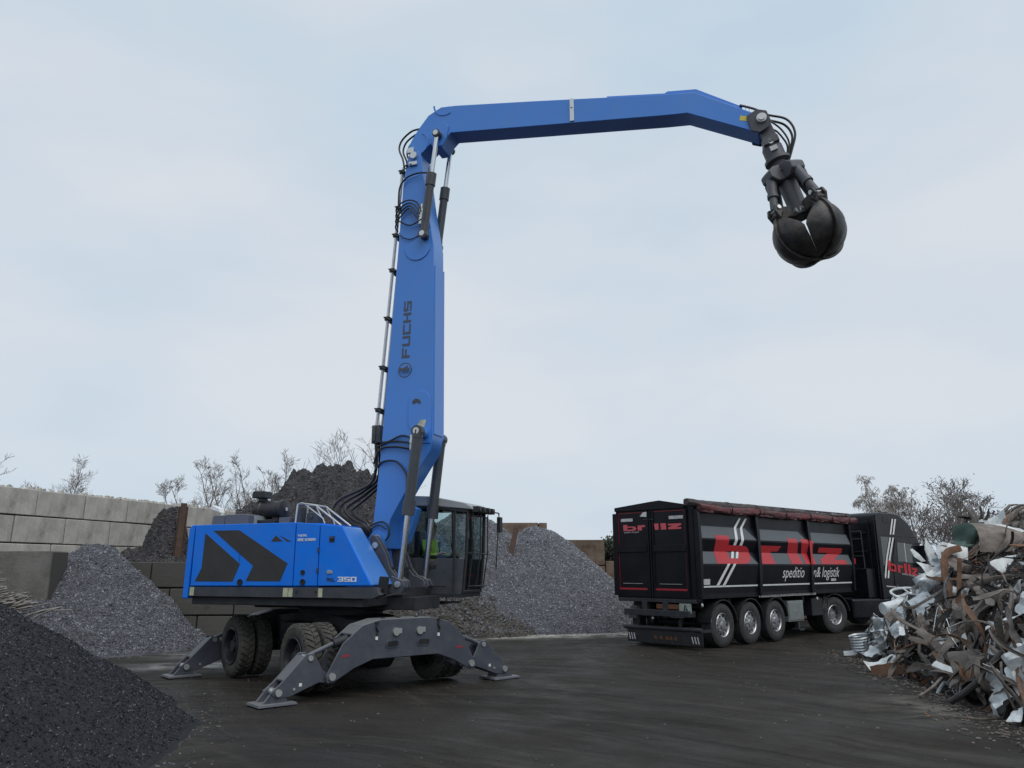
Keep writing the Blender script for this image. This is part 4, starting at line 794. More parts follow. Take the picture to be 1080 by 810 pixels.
make_skinned('trousers', [[((.0,0,.09), (.165,.13)), ((.03,0,.08), (.16,.12))]] + [[((.03,0,.08), (.16,.12)), ((.10,s*.11,.09), .10), ((.45,s*.13,.10), .085), ((.50,s*.13,.02), .075), ((.55,s*.13,-.28), .06)] for s in (1,-1)], M['trouser'], op)
make_skinned('hair', [[((.01,0,.86), (.088,.09)), ((.015,0,.92), (.07,.075)), ((.0,0,.95), .03)]], M['hair'], op)
mb = MB(); mb.hexa([(.10,-.014,.79),(.10,.014,.79),(.08,.016,.79),(.08,-.016,.79),(.116,-.008,.795),(.116,.008,.795),(.09,.012,.84),(.09,-.012,.84)]); mb.build('nose', M['skin'], op)
mb = MB(); mb.box(.098,.112,-.026,.026,.752,.760); mb.build('mouth', M['redink'], op)
for s in (1,-1):
    mb = MB(); mb.cyl((.10,s*.032,.83),(.112,s*.032,.83), .011, n=8); mb.build('eye', M['black'], op)
    mb = MB(); mb.cyl((.03,s*.085,.81),(.035,s*.10,.82), .028, .022, n=8); mb.build('ear', M['skin'], op)

# ============================================================ GRAPPLE (hangs from the stick tip)
GO = Vector((8.05, 0, 9.56)); ax = Vector((.60, 0, -2.14)).normalized()
gw = Vector(S0) + Vector((math.cos(EA)*GO.x, math.sin(EA)*GO.x, GO.z))
gp = empty('grapple', gw, EA); gp.scale = (1.02, 1.02, 1.045); gp.rotation_euler = (0, math.atan2(-ax.x, -ax.z), EA)   # tilt so local -z runs down the hanging axis
tag(gp, 'closed black orange peel grapple hanging from the tip of the blue stick', 'grapple')
mb = MB(); 
for s in (1,-1): mb.plate([(-.11,-.36),(.13,-.36),(.12,-.10),(.10,.04),(.05,.10),(-.06,.10),(-.10,.02)], *sorted((s*.10, s*.17)))
mb.box(-.13,.14,-.2,.2,-.46,-.34); mb.build('suspension_link', M['grapgrey'], gp, bevel=.012)
mb = MB(); mb.cyl((0,-.20,-.42),(0,.20,-.42), .05); mb.build('link_pin', M['pin'], gp)
mb = MB(); mb.cyl((0,0,-.46),(0,0,-.70), .17, n=28); mb.lathe([(0,.17),(.02,.215),(.07,.215),(.09,.13),(.22,.10)], (0,0,-.68), (0,0,-1), n=28); mb.mi = 1; mb.box(-.06,.06,-.20,-.17,-.60,-.52); mb.build('rotator', [M['grapgrey'], M['label']], gp)
mb = MB()
for k in range(6):
    a = k*PI/3; mb.cyl((.10*math.cos(a),.10*math.sin(a),-.72),(.09*math.cos(a),.09*math.sin(a),-.95), .03, n=8)
mb.cyl((0,0,-.7),(0,0,-1.0), .07); mb.build('rotator_fitting', M['sill'], gp)
mb = MB(); mb.cyl((0,0,-.92),(0,0,-1.0), .16, .24, n=10); mb.cyl((0,0,-1.0),(0,0,-1.80), .16, .15, n=10); mb.cyl((0,0,-1.66),(0,0,-1.82), .22, .20, n=10); mb.build('housing', M['grapgrey'], gp, bevel=.01)
NT = 4; A0 = R(-144)
tine = None
def bowl(s):   # (radius, z) along the outside of a closed tine, s 0 hinge .. 1 tip
    th = R(30) + s * (PI - R(31)); return .575 * math.sin(th) ** .8, -2.12 + (.50 if th < PI/2 else .47) * math.cos(th)
for k in range(NT):
    t = empty('tine', parent=gp); t.rotation_euler = (0, 0, A0 + k*2*PI/NT); 
    if tine is None:
        tine = t
        mb = MB(); rows = 19; cols_ = 8; grid_o = []; grid_i = []
        for i in range(rows):
            s = i / (rows - 1); r, z = bowl(s); full = PI / NT
            wd = full * (.30 + .675 * min(1, max(0, (s - .20) / .22)) ** .8)
            if s > .5: wd += full * .024 * min(1, (s - .5) / .12)
            ro, ri = [], []
            for j in range(cols_ + 1):
                f_ = (j / cols_ * 2 - 1); a = f_ * wd; bulge = 1 + .07 * (1 - f_*f_) - .015 * abs(f_)**6
                ro.append(mb.v((r*bulge*math.cos(a), r*bulge*math.sin(a), z))); ri.append(mb.v((r*.94*bulge*math.cos(a), r*.94*bulge*math.sin(a), -2.12 + (z+2.12)*.94)))
            grid_o.append(ro); grid_i.append(ri)
        for i in range(rows-1):
            for j in range(cols_):
                mb.f((grid_o[i][j],grid_o[i][j+1],grid_o[i+1][j+1],grid_o[i+1][j])); mb.f((grid_i[i][j],grid_i[i+1][j],grid_i[i+1][j+1],grid_i[i][j+1]))
            for j in (0, cols_): mb.f((grid_o[i][j],grid_o[i+1][j],grid_i[i+1][j],grid_i[i][j]))
        for i in (0, rows-1):
            for j in range(cols_): mb.f((grid_o[i][j],grid_i[i][j],grid_i[i][j+1],grid_o[i][j+1]))
        mb.build('tine_shell', M['grapple'], t, bevel=.01)
        mb = MB()   # raised rib along the back
        P = [(bowl(i/18)[0]*1.07 + .045, bowl(i/18)[1] - .03*(i/18)) for i in range(19)]; Q = [(bowl(i/18)[0]*1.04, bowl(i/18)[1]) for i in range(19)]
        mb.plate(P + Q[::-1], -.03, .03); mb.build('tine_rib', M['grapple'], t, bevel=.008)
        mb = MB(); mb.plate([(.08,-1.74),(.18,-1.64),(.36,-1.63),(.50,-1.66),(.56,-1.78),(.46,-1.92),(.30,-1.82),(.12,-1.84)], -.07, .07)
        mb.plate([(.40,-1.68),(.45,-1.60),(.54,-1.61),(.58,-1.72),(.52,-1.86)], -.12, -.07); mb.plate([(.40,-1.68),(.45,-1.60),(.54,-1.61),(.58,-1.72),(.52,-1.86)], .07, .12); mb.build('tine_arm', M['grapple'], t, bevel=.01)
        mb = MB(); mb.cyl((.15,-.13,-1.75),(.15,.13,-1.75), .045); mb.cyl((.49,-.14,-1.67),(.49,.14,-1.67), .035); mb.split('tine_pin', M['pin'], t)
    else:
        for ch__ in tine.children: c = ch__.copy(); col.objects.link(c); c.parent = t
cyl0 = None
for k in range(NT):
    t = empty('grapple_cylinder', parent=gp); t.rotation_euler = (0, 0, A0 + k*2*PI/NT)
    if cyl0 is None:
        cyl0 = t
        mb = MB(); mb.plate([(.05,-.92),(.14,-.87),(.28,-.90),(.38,-.98),(.38,-1.10),(.26,-1.18),(.12,-1.16)], -.14, .14); mb.build('cylinder_guard', M['grapgrey'], t, bevel=.025)
        mb = MB(); a_, b_ = Vector((.28,0,-1.02)), Vector((.49,0,-1.67)); d_ = (b_ - a_).normalized(); mb.cyl(a_, a_ + (b_-a_)*.62, .082, n=18); mb.cyl(a_ + (b_-a_)*.55, a_ + (b_-a_)*.64, .092, n=18); mb.build('barrel', M['grapgrey'], t)
        mb = MB(); mb.cyl(a_ + (b_-a_)*.64, b_, .066, n=16); mb.build('rod', M['grapgrey'], t)
    else:
        for ch__ in cyl0.children: c = ch__.copy(); col.objects.link(c); c.parent = t

# ============================================================ TIPPING TRAILER
TA = R(42.8); TO = (5.30, 20.12, 0)
tr = empty('tipping_trailer', TO, TA); tag(tr, 'black high sided tipping trailer with red and white lettering and rolled maroon tarpaulin', 'trailer')
W_ = -2.50
PROF = [(3.34,.0),(2.98,.0),(2.66,.10),(2.62,.10),(2.33,.01),(2.03,.10),(1.99,.10),(1.44,.03),(1.30,.02)]
def pv(z):
    for (z0, a), (z1, b) in zip(PROF, PROF[1:]):
        if z1 <= z <= z0: return a + (b - a) * (z0 - z) / (z0 - z1)
    return 0
mb = EB(); mb.box(-.95, 7.45, W_+.05, -.06, 1.22, 3.30); mb.build('body', M['trailerblack'], tr, bevel=.01)
BAYS = [(-.93,1.72),(1.86,4.63),(4.77,7.42)]
panels = []
for u0, u1 in BAYS:
    for s in (0, 1):
        mb = EB()
        for (z0, a), (z1, b) in zip(PROF, PROF[1:]):
            q = [(u0,a,z0),(u1,a,z0),(u1,b,z1),(u0,b,z1)]
            if s: q = [(x, W_ - y, z) for x, y, z in q]
            mb.quad(*q)
        # closed ends against the posts
        for uu in (u0, u1):
            P = [(uu, (a if not s else W_-a), z) for z, a in PROF] + [(uu, (-.07 if not s else W_+.07), 1.30), (uu, (-.07 if not s else W_+.07), 3.34)]
            mb.f([mb.v(p) for p in P])
        o = mb.build('side_panel', M['trailerblack'], tr, smooth=False)
        if not s: panels.append(o)
def clipz(P, zmin, zmax):
    for lim, sg in ((zmin, 1), (zmax, -1)):
        Q = []
        for i in range(len(P)):
            a, b = P[i], P[(i+1) % len(P)]; fa, fb = (a[1]-lim)*sg, (b[1]-lim)*sg
            if fa >= 0: Q.append(a)
            if fa * fb < 0: t = fa/(fa-fb); Q.append((a[0]+(b[0]-a[0])*t, lim))
        P = Q
        if len(P) < 3: return []
    return P
def printed(polys, name, material, off=.006, parent=None):
    mb = EB()
    for P in polys:
        for (z0, _), (z1, _) in zip(PROF, PROF[1:]):
            Q = clipz(P, z1, z0)
            if Q: mb.f([mb.v((a, pv(b) + off, b)) for a, b in Q])
    o = mb.build(name, M[material], parent or tr, smooth=False, recalc=False)
    n = sum((p.normal.y for p in o.data.polygons))
    if n > 0: o.data.flip_normals()
    return o
for i, (u0, u1) in enumerate(BAYS):
    c0 = .45 if i < 2 else .06
    printed([[(u0+.02,2.655),(u1-.02,2.655),(u1-c0,2.955),(u0+.02,2.955)], [(u0+.02,2.03),(u1-.02,2.03),(u1-c0*.85,2.325),(u0+.02,2.325)]], 'grey_band', 'band', .004, panels[i])
    printed([[(u0+.03,1.455),(u1-.03,1.455),(u1-.03,1.495),(u0+.03,1.495)]], 'white_stripe', 'white', .006, panels[i])
def arcpoly(cx_, cz_, rx, rz_, a0, a1, n=8): return [(cx_ + rx*math.cos(a0+(a1-a0)*k/n), cz_ + rz_*math.sin(a0+(a1-a0)*k/n)) for k in range(n+1)]
# letters of the big wordmark, built from convex pieces that do not overlap
B_ = [[(-.28,2.03),(.36,2.03),(.32,2.74),(-.30,2.74)], [(.358,2.03),(1.0,2.03),(1.0,2.165),(.353,2.165)], [(.344,2.345),(.95,2.345),(.95,2.50),(.335,2.50)],
      [(1.0,2.03),(1.18,2.05),(1.18,2.48),(1.0,2.50),(.80,2.345),(.80,2.165)], [(1.18,2.05),(1.34,2.12),(1.40,2.24),(1.38,2.36),(1.30,2.44),(1.18,2.48)]]
B_[3] = [(.80,2.166),(1.0,2.166),(1.0,2.03),(1.18,2.05),(1.18,2.48),(.951,2.50),(.951,2.345),(.80,2.344)]
B_[3:4] = [[(1.0,2.03),(1.18,2.05),(1.18,2.48),(1.0,2.50)], [(.80,2.166),(.999,2.166),(.999,2.344),(.80,2.344)], [(.951,2.346),(.999,2.346),(.999,2.50),(.951,2.50)]]
Rr_ = [[(1.90,2.03),(2.60,2.03),(2.52,2.36),(2.50,2.52),(1.88,2.52)], [(2.52,2.365),(2.88,2.37),(3.05,2.52),(2.502,2.52)]]
I_ = [[(3.52,2.03),(4.15,2.03),(3.92,2.74),(3.36,2.74)]]
L_ = [[(4.36,2.03),(4.626,2.03),(4.626,2.74),(4.14,2.74)], [(4.775,2.03),(4.98,2.03),(4.90,2.70),(4.775,2.74)]]
Zt = [[(5.28,2.37),(6.85,2.37),(6.85,2.52),(5.28,2.52)], [(5.32,2.03),(7.05,2.03),(7.0,2.165),(5.34,2.165)], [(5.34,2.166),(6.25,2.166),(6.80,2.369),(5.95,2.369)]]
for nm, P, pn in (('letter_b', B_, 0), ('letter_r', Rr_, 1), ('letter_i', I_, 1), ('letter_l', L_, 1), ('letter_z', Zt, 2)): printed(P, nm, 'red', .009, panels[pn])
st_ = []
for dx in (0, .30):
    st_ += [[(.55+dx,2.50),(.68+dx,2.50),(.84+dx,2.95),(.72+dx,2.95)], [(.72+dx,2.95),(.84+dx,2.95),(1.12+dx,3.22),(1.02+dx,3.22)]]
st_ += [[(.42,2.17),(.54,2.17),(.66,2.34),(.54,2.34)], [(.64,2.17),(.76,2.17),(.88,2.34),(.76,2.34)]]
for dx in (0, .28): st_ += [[(-.30+dx,1.50),(-.17+dx,1.50),(.30+dx,2.03),(.18+dx,2.03)]]
for P_ in st_: printed([P_], 'white_slash', 'white', .013, panels[0])
def tside(u0, z0): return lambda a, b, s: (FLIP @ Vector((u0 + a, pv(z0 + b) + .008, z0 + b)))
script_word('speditio', .43, tside(2.98, 1.66), 'tagline_lettering', M['white'], panels[1], shear=.25, sx=.92)
script_word('n& logistik', .43, tside(4.78, 1.66), 'tagline_lettering', M['white'], panels[2], shear=.25, sx=.92)
printed([[(5.95,1.54),(6.28,1.54),(6.28,1.61),(5.95,1.61)]], 'side_label', 'label', .008, panels[2]); printed([[(-.90,1.52),(-.58,1.52),(-.58,1.66),(-.90,1.66)]], 'side_label', 'label', .008, panels[0])
for u0, u1 in ((-1.05,-.93),(1.72,1.86),(4.63,4.77),(7.42,7.54)):
    for s in (0, 1):
        mb = EB(); v0, v1 = (-.05, .125) if not s else (W_-.125, W_+.05)
        mb.plate([(v0, 1.22), (v1-(0 if s else .03), 1.22), (v1, 2.0), (v1, 2.7), (v1-(0 if s else .03), 3.36), (v0, 3.36)], u0, u1, 'vz'); mb.build('side_post', M['trailerblack'], tr, bevel=.01)
mb = EB(); mb.plate([(4.64,2.03),(4.76,2.03),(4.76,2.70),(4.64,2.72)], .126, .129); mb.build('post_lettering', M['red'], tr, smooth=False)
mb = EB(); mb.box(-1.0,7.5,-.10,.02,1.18,1.32); mb.box(-1.0,7.5,W_-.02,W_+.10,1.18,1.32); mb.box(-1.0,7.5,-.06,.05,3.30,3.38); mb.build('body_rail', M['trailerblack'], tr, bevel=.01)
mb = EB()
for vv in (.05,): mb.tube([(7.56,vv,3.35),(7.60,vv,2.5),(7.62,vv,2.2)], .02); mb.box(7.54,7.68,-.02,.10,2.05,2.22)
mb.build('tarp_crank', M['redline'], tr)
# roof tarpaulin: slack sheet over the body and a fat roll along the near edge
mb = EB(); nU, nV = 60, 10; rows = []
for i in range(nU + 1):
    u = -1.05 + 8.6*i/nU; row = []
    for j in range(nV + 1):
        f_ = j/nV; vv = W_ + (abs(W_)+.05)*f_; z = 3.42 + .16*math.sin(PI*f_) + .03*noise.noise((u*1.5, f_*4, 2)); row.append(mb.v((u, vv, z)))
    rows.append(row)
for i in range(nU):
    for j in range(nV): mb.f((rows[i][j], rows[i+1][j], rows[i+1][j+1], rows[i][j+1]))
mb.build('roof_sheet', M['tarpdark'], tr, recalc=False)
def lumpy_roll(name, u0, u1, v0, z0, r, material, seed, sag=0):
    mb = EB(); n_ = 90; k_ = 16; prev = None
    for i in range(n_ + 1):
        t = i/n_; u = u0 + (u1-u0)*t; A = []
        for j in range(k_):
            a = 2*PI*j/k_; rr = r*(1 + .35*noise.noise((u*1.1, math.cos(a)*1.2+seed, math.sin(a)*1.2)) + .22*noise.noise((u*5, math.cos(a)*2, math.sin(a)*2+seed)) + .12*noise.noise((u*14, math.cos(a)*3+seed, math.sin(a)*3)))
            A.append(mb.v((u, v0 + rr*math.cos(a)*.9, z0 + rr*math.sin(a) - sag*math.sin(PI*((t*3) % 1)))))
        if prev: mb.bridge(prev, A)
        else: mb.f(A[::-1])
        prev = A
    mb.f(prev); return mb.build(name, material, tr)
lumpy_roll('tarpaulin_roll', -1.38, 7.6, .02, 3.52, .085, M['tarpdark'], 1, .02)
lumpy_roll('tarpaulin_fold', -.98, 7.95, .10, 3.41, .095, M['tarp'], 5, .03)
for u in (.4,1.8,3.25,4.7,6.1,7.3):
    mb = EB(); mb.tube(smoothpts([(u,-.02,3.60),(u,.12,3.58),(u,.20,3.50),(u+.02,.21,3.38),(u+.02,.14,3.28)],4), .014, n=5); mb.build('tarp_strap', M['black'], tr)
mb = EB(); mb.tube([(-1.42,.02,3.57),(7.7,.02,3.62)], .022); mb.build('tarpaulin_bar', M['tarpdark'], tr)
mb = EB(); rows = []
for i in range(161):
    u = -.95 + 8.6*i/160; d_ = .06 + .05*abs(math.sin(u*2.1)) + .04*noise.noise((u*3,0,0)); row = []
    for j in range(4):
        f_ = j/3; row.append(mb.v((u, .155 + .02*math.sin(u*23)*f_ + .015*math.sin(u*9), 3.40 - d_*f_)))
    rows.append(row)
for i in range(160):
    for j in range(3): mb.f((rows[i][j], rows[i+1][j], rows[i+1][j+1], rows[i][j+1]))
mb.build('tarpaulin_skirt', M['tarp'], tr, recalc=False)
# rear end
RU = -1.05
def rear(poly, d0, d1, m_, name, parent=tr, bevel=.006):
    mb = EB(); mb.plate([(a, b) for a, b in poly], RU - d1, RU - d0, 'vz'); return mb.build(name, M[m_], parent, bevel=bevel)
rect = lambda a, b, c, d: [(a, c), (b, c), (b, d), (a, d)]
rear([(-2.50,1.12),(-.0,1.12),(-.0,3.42),(-.24,3.47),(-1.29,3.62),(-2.50,3.50)], -.10, .0, 'trailerblack', 'rear_frame')
rear([(-2.49,3.41),(-.23,3.40),(-.22,3.49),(-1.0,3.63),(-1.32,3.61),(-2.49,3.51)], 0, .07, 'trailerblack', 'rear_gable')
for (a, b) in ((-2.46,-1.42),(-1.28,-.20)):
    dr = rear(rect(a, b, 1.16, 3.40), 0, .03, 'trailerblack', 'rear_door')
    rear(rect(a+.04, b-.03, 2.33, 2.50), .031, .075, 'trailerblack', 'door_rail', dr)
    for x0, x1 in ((a, a+.06),(b-.06, b)): rear(rect(x0, x1, 1.2, 3.38), .031, .055, 'trailerblack', 'door_stile', dr)
    rear(rect(a+.05, b-.05, 1.375, 1.42), .031, .045, 'redline', 'red_strip', dr, 0); rear(rect(a+.05, b-.05, 1.20, 1.36), .031, .06, 'trailerblack', 'door_rail', dr)
    e_ = a + .065 if a < -2 else b - .075
    rear(rect(e_, e_+.012, 1.42, 2.33), .031, .036, 'redline', 'pinstripe', dr, 0); rear(rect(e_, e_+.012, 2.51, 3.35), .031, .036, 'redline', 'pinstripe', dr, 0); rear(rect(a+.08, b-.08, 3.345, 3.357), .031, .036, 'redline', 'pinstripe', dr, 0)
    mb = EB(); mb.tube([(RU-.06,a+.2,1.53),(RU-.06,b-.2,1.53)], .007, n=5); mb.build('door_chain', M['pipe'], dr)
for vv in (-1.38, -1.31):
    mb = EB(); mb.cyl((RU-.07,vv,1.2),(RU-.07,vv,3.36), .024, n=10); mb.build('lock_rod', M['trailerblack'], tr)
rear([(-1.62,3.24),(-1.40,3.22),(-1.38,3.36),(-1.52,3.34)], .03, .09, 'pin', 'door_latch'); rear(rect(-1.52,-1.20,3.14,3.17), .03, .08, 'black', 'latch_bar')
rear(rect(-2.30,-1.90,3.13,3.21), .032, .036, 'label', 'reflective_label', bevel=0); rear(rect(-.73,-.30,3.14,3.22), .032, .036, 'label', 'reflective_label', bevel=0)
def rearL(name, polys):
    mb = EB()
    for P in polys: mb.f([mb.v((RU-.0365, a, b)) for a, b in P])
    o = mb.build(name, M['redlight'], tr, smooth=False); return o
z0, z1, zx = 2.885, 3.045, 3.0
rearL('rear_letter_b', [rect(-2.22,-2.08,z0,z1), rect(-2.079,-1.90,z0,z0+.035), rect(-2.079,-1.90,zx-.03,zx), [(-1.90,z0),(-1.82,z0+.01),(-1.78,z0+.055),(-1.82,zx-.01),(-1.90,zx)]])
rearL('rear_letter_r', [rect(-1.74,-1.60,z0,zx+.02), rect(-1.599,-1.46,zx-.03,zx+.02)])
rearL('rear_letter_i', [[(-1.18,z0),(-1.06,z0),(-1.06,z1),(-1.20,z1)]])
rearL('rear_letter_l', [[(-.99,z0),(-.82,z0),(-.83,z1),(-1.0,z1)]])
rearL('rear_letter_z', [rect(-.76,-.36,z0,z0+.045), rect(-.76,-.36,zx-.02,zx+.025), [(-.76,z0+.046),(-.52,z0+.046),(-.38,zx-.021),(-.62,zx-.021)]])
script_word('spedition & logistik', .065, lambda a, b, s: FLIP @ Vector((RU-.036, -2.20 + a, 2.83 + b)), 'rear_tagline', M['label'], tr)
mb = EB(); mb.box(RU-.06,RU+.1,W_+.06,-.04,1.08,1.17); mb.box(-1.15,7.0,-1.0,-.85,.72,1.10); mb.box(-1.15,7.0,-1.65,-1.5,.72,1.10); mb.box(-1.2,-.9,-2.2,-.2,.75,.9)
for u in (-.6,.65,1.96,3.3,4.6,6.0): mb.box(u-.06,u+.06,-2.3,-.2,.95,1.18)
fr = mb.build('chassis', M['dark'], tr, bevel=.01)
rear(rect(-1.20,-.53,.93,1.04), .04, .08, 'brownwood', 'rear_light_bar')
pl = rear(rect(-.52,-.17,.84,1.07), .05, .07, 'green', 'waste_transport_plate')
mb = EB()
for P in ([(-.40,.87),(-.36,.87),(-.335,1.04),(-.36,1.04)], [(-.29,.87),(-.25,.87),(-.32,1.04),(-.334,1.04)], [(-.355,.92),(-.295,.92),(-.305,.94),(-.35,.94)]): mb.f([mb.v((RU-.073-.001*len(mb.F), a, b)) for a, b in P])
mb.build('plate_letter', M['black'], pl, smooth=False)
np_ = rear(rect(-.82,-.40,.73,.82), .05, .065, 'label', 'number_plate', bevel=0)
script_word('AP LD 86', .085, lambda a, b, s: FLIP @ Vector((RU-.068, -.80 + a, .745 + b)), 'plate_characters', M['black'], np_)
for vv, z in ((-.99,.80),(-.34,.80),(-1.33,.70),(-2.05,.78)):
    mb = EB(); mb.cyl((RU-.05,vv,z),(RU-.09,vv,z), .035, n=12); mb.build('rear_lamp', M['label'], tr)
mb = EB(); mb.tube([(RU,-2.3,.44),(RU,.06,.46)], .055, n=10); 
for vv in (-1.9,-.6): mb.plate([(vv-.04,.45),(vv+.04,.45),(vv+.12,.95),(vv+.02,.95)], RU+.02, RU+.08, 'vz')
mb.box(RU+.05,-.62,-.02,.06,.40,.46); bp_ = mb.build('underrun_bar', M['dark'], tr)
mb = EB(); mb.box(RU-.02,RU,-2.2,.09,.08,.40); fl = mb.build('mud_flap', M['black'], tr, bevel=.004)
mb = EB()
for vv in (-2.05,-.12):
    for k in range(3): x = vv - .08 + .08*k; mb.hexa([(RU-.023,x,.14),(RU-.023,x+.03,.14),(RU-.021,x+.03,.14),(RU-.021,x,.14),(RU-.023,x-.04,.30),(RU-.023,x-.01,.30),(RU-.021,x-.01,.30),(RU-.021,x-.04,.30)])
mb.build('flap_mark', M['label'], fl, smooth=False)
mb = EB()
for a in (-1.35,-1.18,-1.0,-.88,-.74): mb.hexa([(RU-.023,a,.19),(RU-.023,a+.09,.19),(RU-.021,a+.09,.19),(RU-.021,a,.19),(RU-.023,a,.27),(RU-.023,a+.06,.27),(RU-.021,a+.06,.27),(RU-.021,a,.27)])
mb.build('flap_lettering', M['brownwood'], fl, smooth=False)
def truck_wheel(parent, dual=False):
    root = empty('wheel', parent=parent); hw = .17
    mb = MB(); mb.lathe([(-hw*.8,.29),(-hw,.36),(-hw*.98,.47),(-hw*.8,.525),(hw*.8,.525),(hw*.98,.47),(hw,.36),(hw*.8,.29)], (0,0,0), (0,1,0), n=44, closed=True)
    mb.build('tyre', M['trucktyre'], root)
    mb = MB(); mb.lathe([(-.14,.30),(-.155,.285),(-.13,.265),(.13,.265),(.155,.285),(.14,.30)], (0,0,0), (0,1,0), n=40)
    dsh = -.10 if not dual else .02
    mb.lathe([(dsh,.266),(dsh-.02,.17),(dsh-.02,.115)], (0,0,0), (0,1,0), n=40); mb.lathe([(dsh-.018,.12),(dsh-.07,.10),(dsh-.075,.001)], (0,0,0), (0,1,0), n=24)
    rm = mb.build('rim', M['alu'], root)
    mb = MB()
    for i in range(10):
        a = 2*PI*i/10; mb.cyl((.215*math.cos(a),dsh-.012,.215*math.sin(a)),(.215*math.cos(a),dsh-.016,.215*math.sin(a)), .036, n=12); a += PI/10
    mb.build('rim_hole', M['black'], rm, smooth=False)
    mb = MB()
    for i in range(10):
        a = 2*PI*(i+.5)/10; mb.cyl((.145*math.cos(a),dsh-.02,.145*math.sin(a)),(.145*math.cos(a),dsh-.05,.145*math.sin(a)), .014, n=6)
    mb.build('wheel_nut', M['pin'], rm); return root
tw = truck_wheel(tr); firstw = True
AX = [0.0, 1.31, 2.62]
for u in AX:
    for s in (0, 1):
        o = tw if firstw else copy_tree(tw, tr); firstw = False
        o.location = (u, .17 if not s else -W_ - .17, .53); o.rotation_euler = (0, .3*u, PI if s else 0)
    for v0, v1 in ((-.36,.03),(W_-.03,W_+.36)):
        mb = EB(); P = arcpoly(u, .53, .60, .60, R(8), R(172), 16); Q = arcpoly(u, .53, .625, .625, R(8), R(172), 16); mb.plate(P + Q[::-1], v0, v1); mb.build('mudguard', M['black'], tr)
    mb = EB(); mb.cyl((u,-.4,.53),(u,W_+.4,.53), .07); mb.cyl((u,-.75,.60),(u,-.75,.9), .12); mb.cyl((u,W_+.75,.60),(u,W_+.75,.9), .12); mb.build('axle', M['dark'], tr)
mb = EB(); mb.box(-.55,-.05,-.3,-.02,.62,.70); mb.build('fender_bracket', M['alubox'], tr)
mb = EB(); mb.box(3.36,4.24,-.45,-.03,.45,1.02); tb = mb.build('toolbox', M['alubox'], tr, bevel=.02); mb = EB(); mb.box(3.40,4.20,-.03,-.015,.50,.97); mb.cyl((3.8,-.015,.72),(3.8,.0,.72), .03); mb.build('toolbox_door', M['alubox'], tb, bevel=.008)
for vv in (-.45,-2.05):
    mb = EB(); mb.box(4.55,4.69,vv-.07,vv+.07,.5,1.15); mb.box(4.57,4.67,vv-.05,vv+.05,.2,.5); mb.box(4.48,4.76,vv-.14,vv+.14,.15,.2); mb.build('landing_leg', M['sill'], tr, bevel=.01)
mb = EB(); mb.box(1.76,4.97,-.02,.02,1.16,1.215); mb.build('gauge_strip', M['pipe'], tr)
mb = EB(); 
for k in range(40): mb.box(1.80+.078*k,1.83+.078*k,.021,.024,1.17,1.205)
mb.build('strip_mark', M['black'], tr, smooth=False)
mb = EB(); mb.box(4.9,5.6,-.5,-.1,.55,1.05); mb.cyl((4.3,-.9,.75),(5.6,-.9,.75), .16); mb.build('air_tank', M['black'], tr, bevel=.02)
for k in range(3):
    mb = EB(); mb.tube(smoothpts([(5.2+.15*k,-.15,1.1),(5.3+.15*k,-.12,.8-.05*k),(5.6+.15*k,-.1,.75),(5.8+.1*k,-.15,1.1)]), .014); mb.build('air_hose', M['rubber'], tr)
mb = EB(); mb.cyl((5.05,.0,1.05),(5.05,.02,1.05), .04); mb.cyl((-.95,.03,1.05),(-.95,.05,1.05), .035); mb.build('marker_lamp', M['label'], tr)
# loose debris hanging under the rear
# ============================================================ TRUCK TRACTOR
KA = R(27); kp = Vector(TO) + Vector((math.cos(TA)*6.6 + math.sin(TA)*(-1.25), math.sin(TA)*6.6 - math.cos(TA)*(-1.25), 0))
tk = empty('truck_tractor', kp, KA); tag(tk, 'black truck tractor cab with red lettering and white double stripe partly behind scrap', 'truck')
mb = EB(); mb.box(-.9,5.0,-.45,-.35,.70,.98); mb.box(-.9,5.0,.35,.45,.70,.98); mb.box(-.9,-.75,-.45,.45,.75,.95); mb.box(-.35,.45,-.5,.5,.98,1.12); mb.cyl((0,0,1.12),(0,0,1.16), .45); mb.build('chassis', M['dark'], tk, bevel=.01)
dw = truck_wheel(tk, True); fw = True
for u, vs in ((0,(1.08,.72,-.72,-1.08)),(3.75,(1.05,-1.05))):
    for vv in vs:
        if u == 0: o = dw if fw else copy_tree(dw, tk); fw = False
        else: o = copy_tree(tw, tk)
        o.location = (u, -vv, .53); o.rotation_euler = (0, .4, 0 if vv > 0 else PI)
for s in (1, -1):
    mb = EB(); P = arcpoly(0,.53,.60,.60,R(10),R(170),16); Q = arcpoly(0,.53,.63,.63,R(10),R(170),16); mb.plate(P+Q[::-1], *sorted((s*.55, s*1.27))); mb.build('mudguard', M['black'], tk)
    mb = EB(); mb.box(.85,2.6,*sorted((s*.55,s*1.22)),.38,.98); mb.build('fuel_tank', M['truckblack'], tk, bevel=.06)
cabp = [(2.20,.95),(3.15,.95),(3.25,1.15),(4.25,1.15),(4.42,.45),(4.62,.45),(4.66,1.2),(4.60,1.85),(4.30,2.85),(4.18,2.98),(3.90,3.38),(3.45,3.66),(3.1,3.70),(2.30,3.70),(2.20,3.62)]
mb = EB(); mb.plate([(a, b) for a, b in cabp if True], -1.22, 1.22); cb = mb.build('cab_shell', M['truckblack'], tk, bevel=.06, seg=3)
def kside(poly, m_, name, d=.012, parent=cb, d0=0.0):
    mb = EB(); mb.plate(poly, 1.22 + d0, 1.22 + d0 + d); return mb.build(name, M[m_], parent, smooth=False, bevel=.004 if d > .008 else 0)
kside([(2.20,.98),(2.36,.98),(2.36,3.6),(2.24,3.66),(2.20,3.62)], 'truckblack', 'side_fairing', .06)
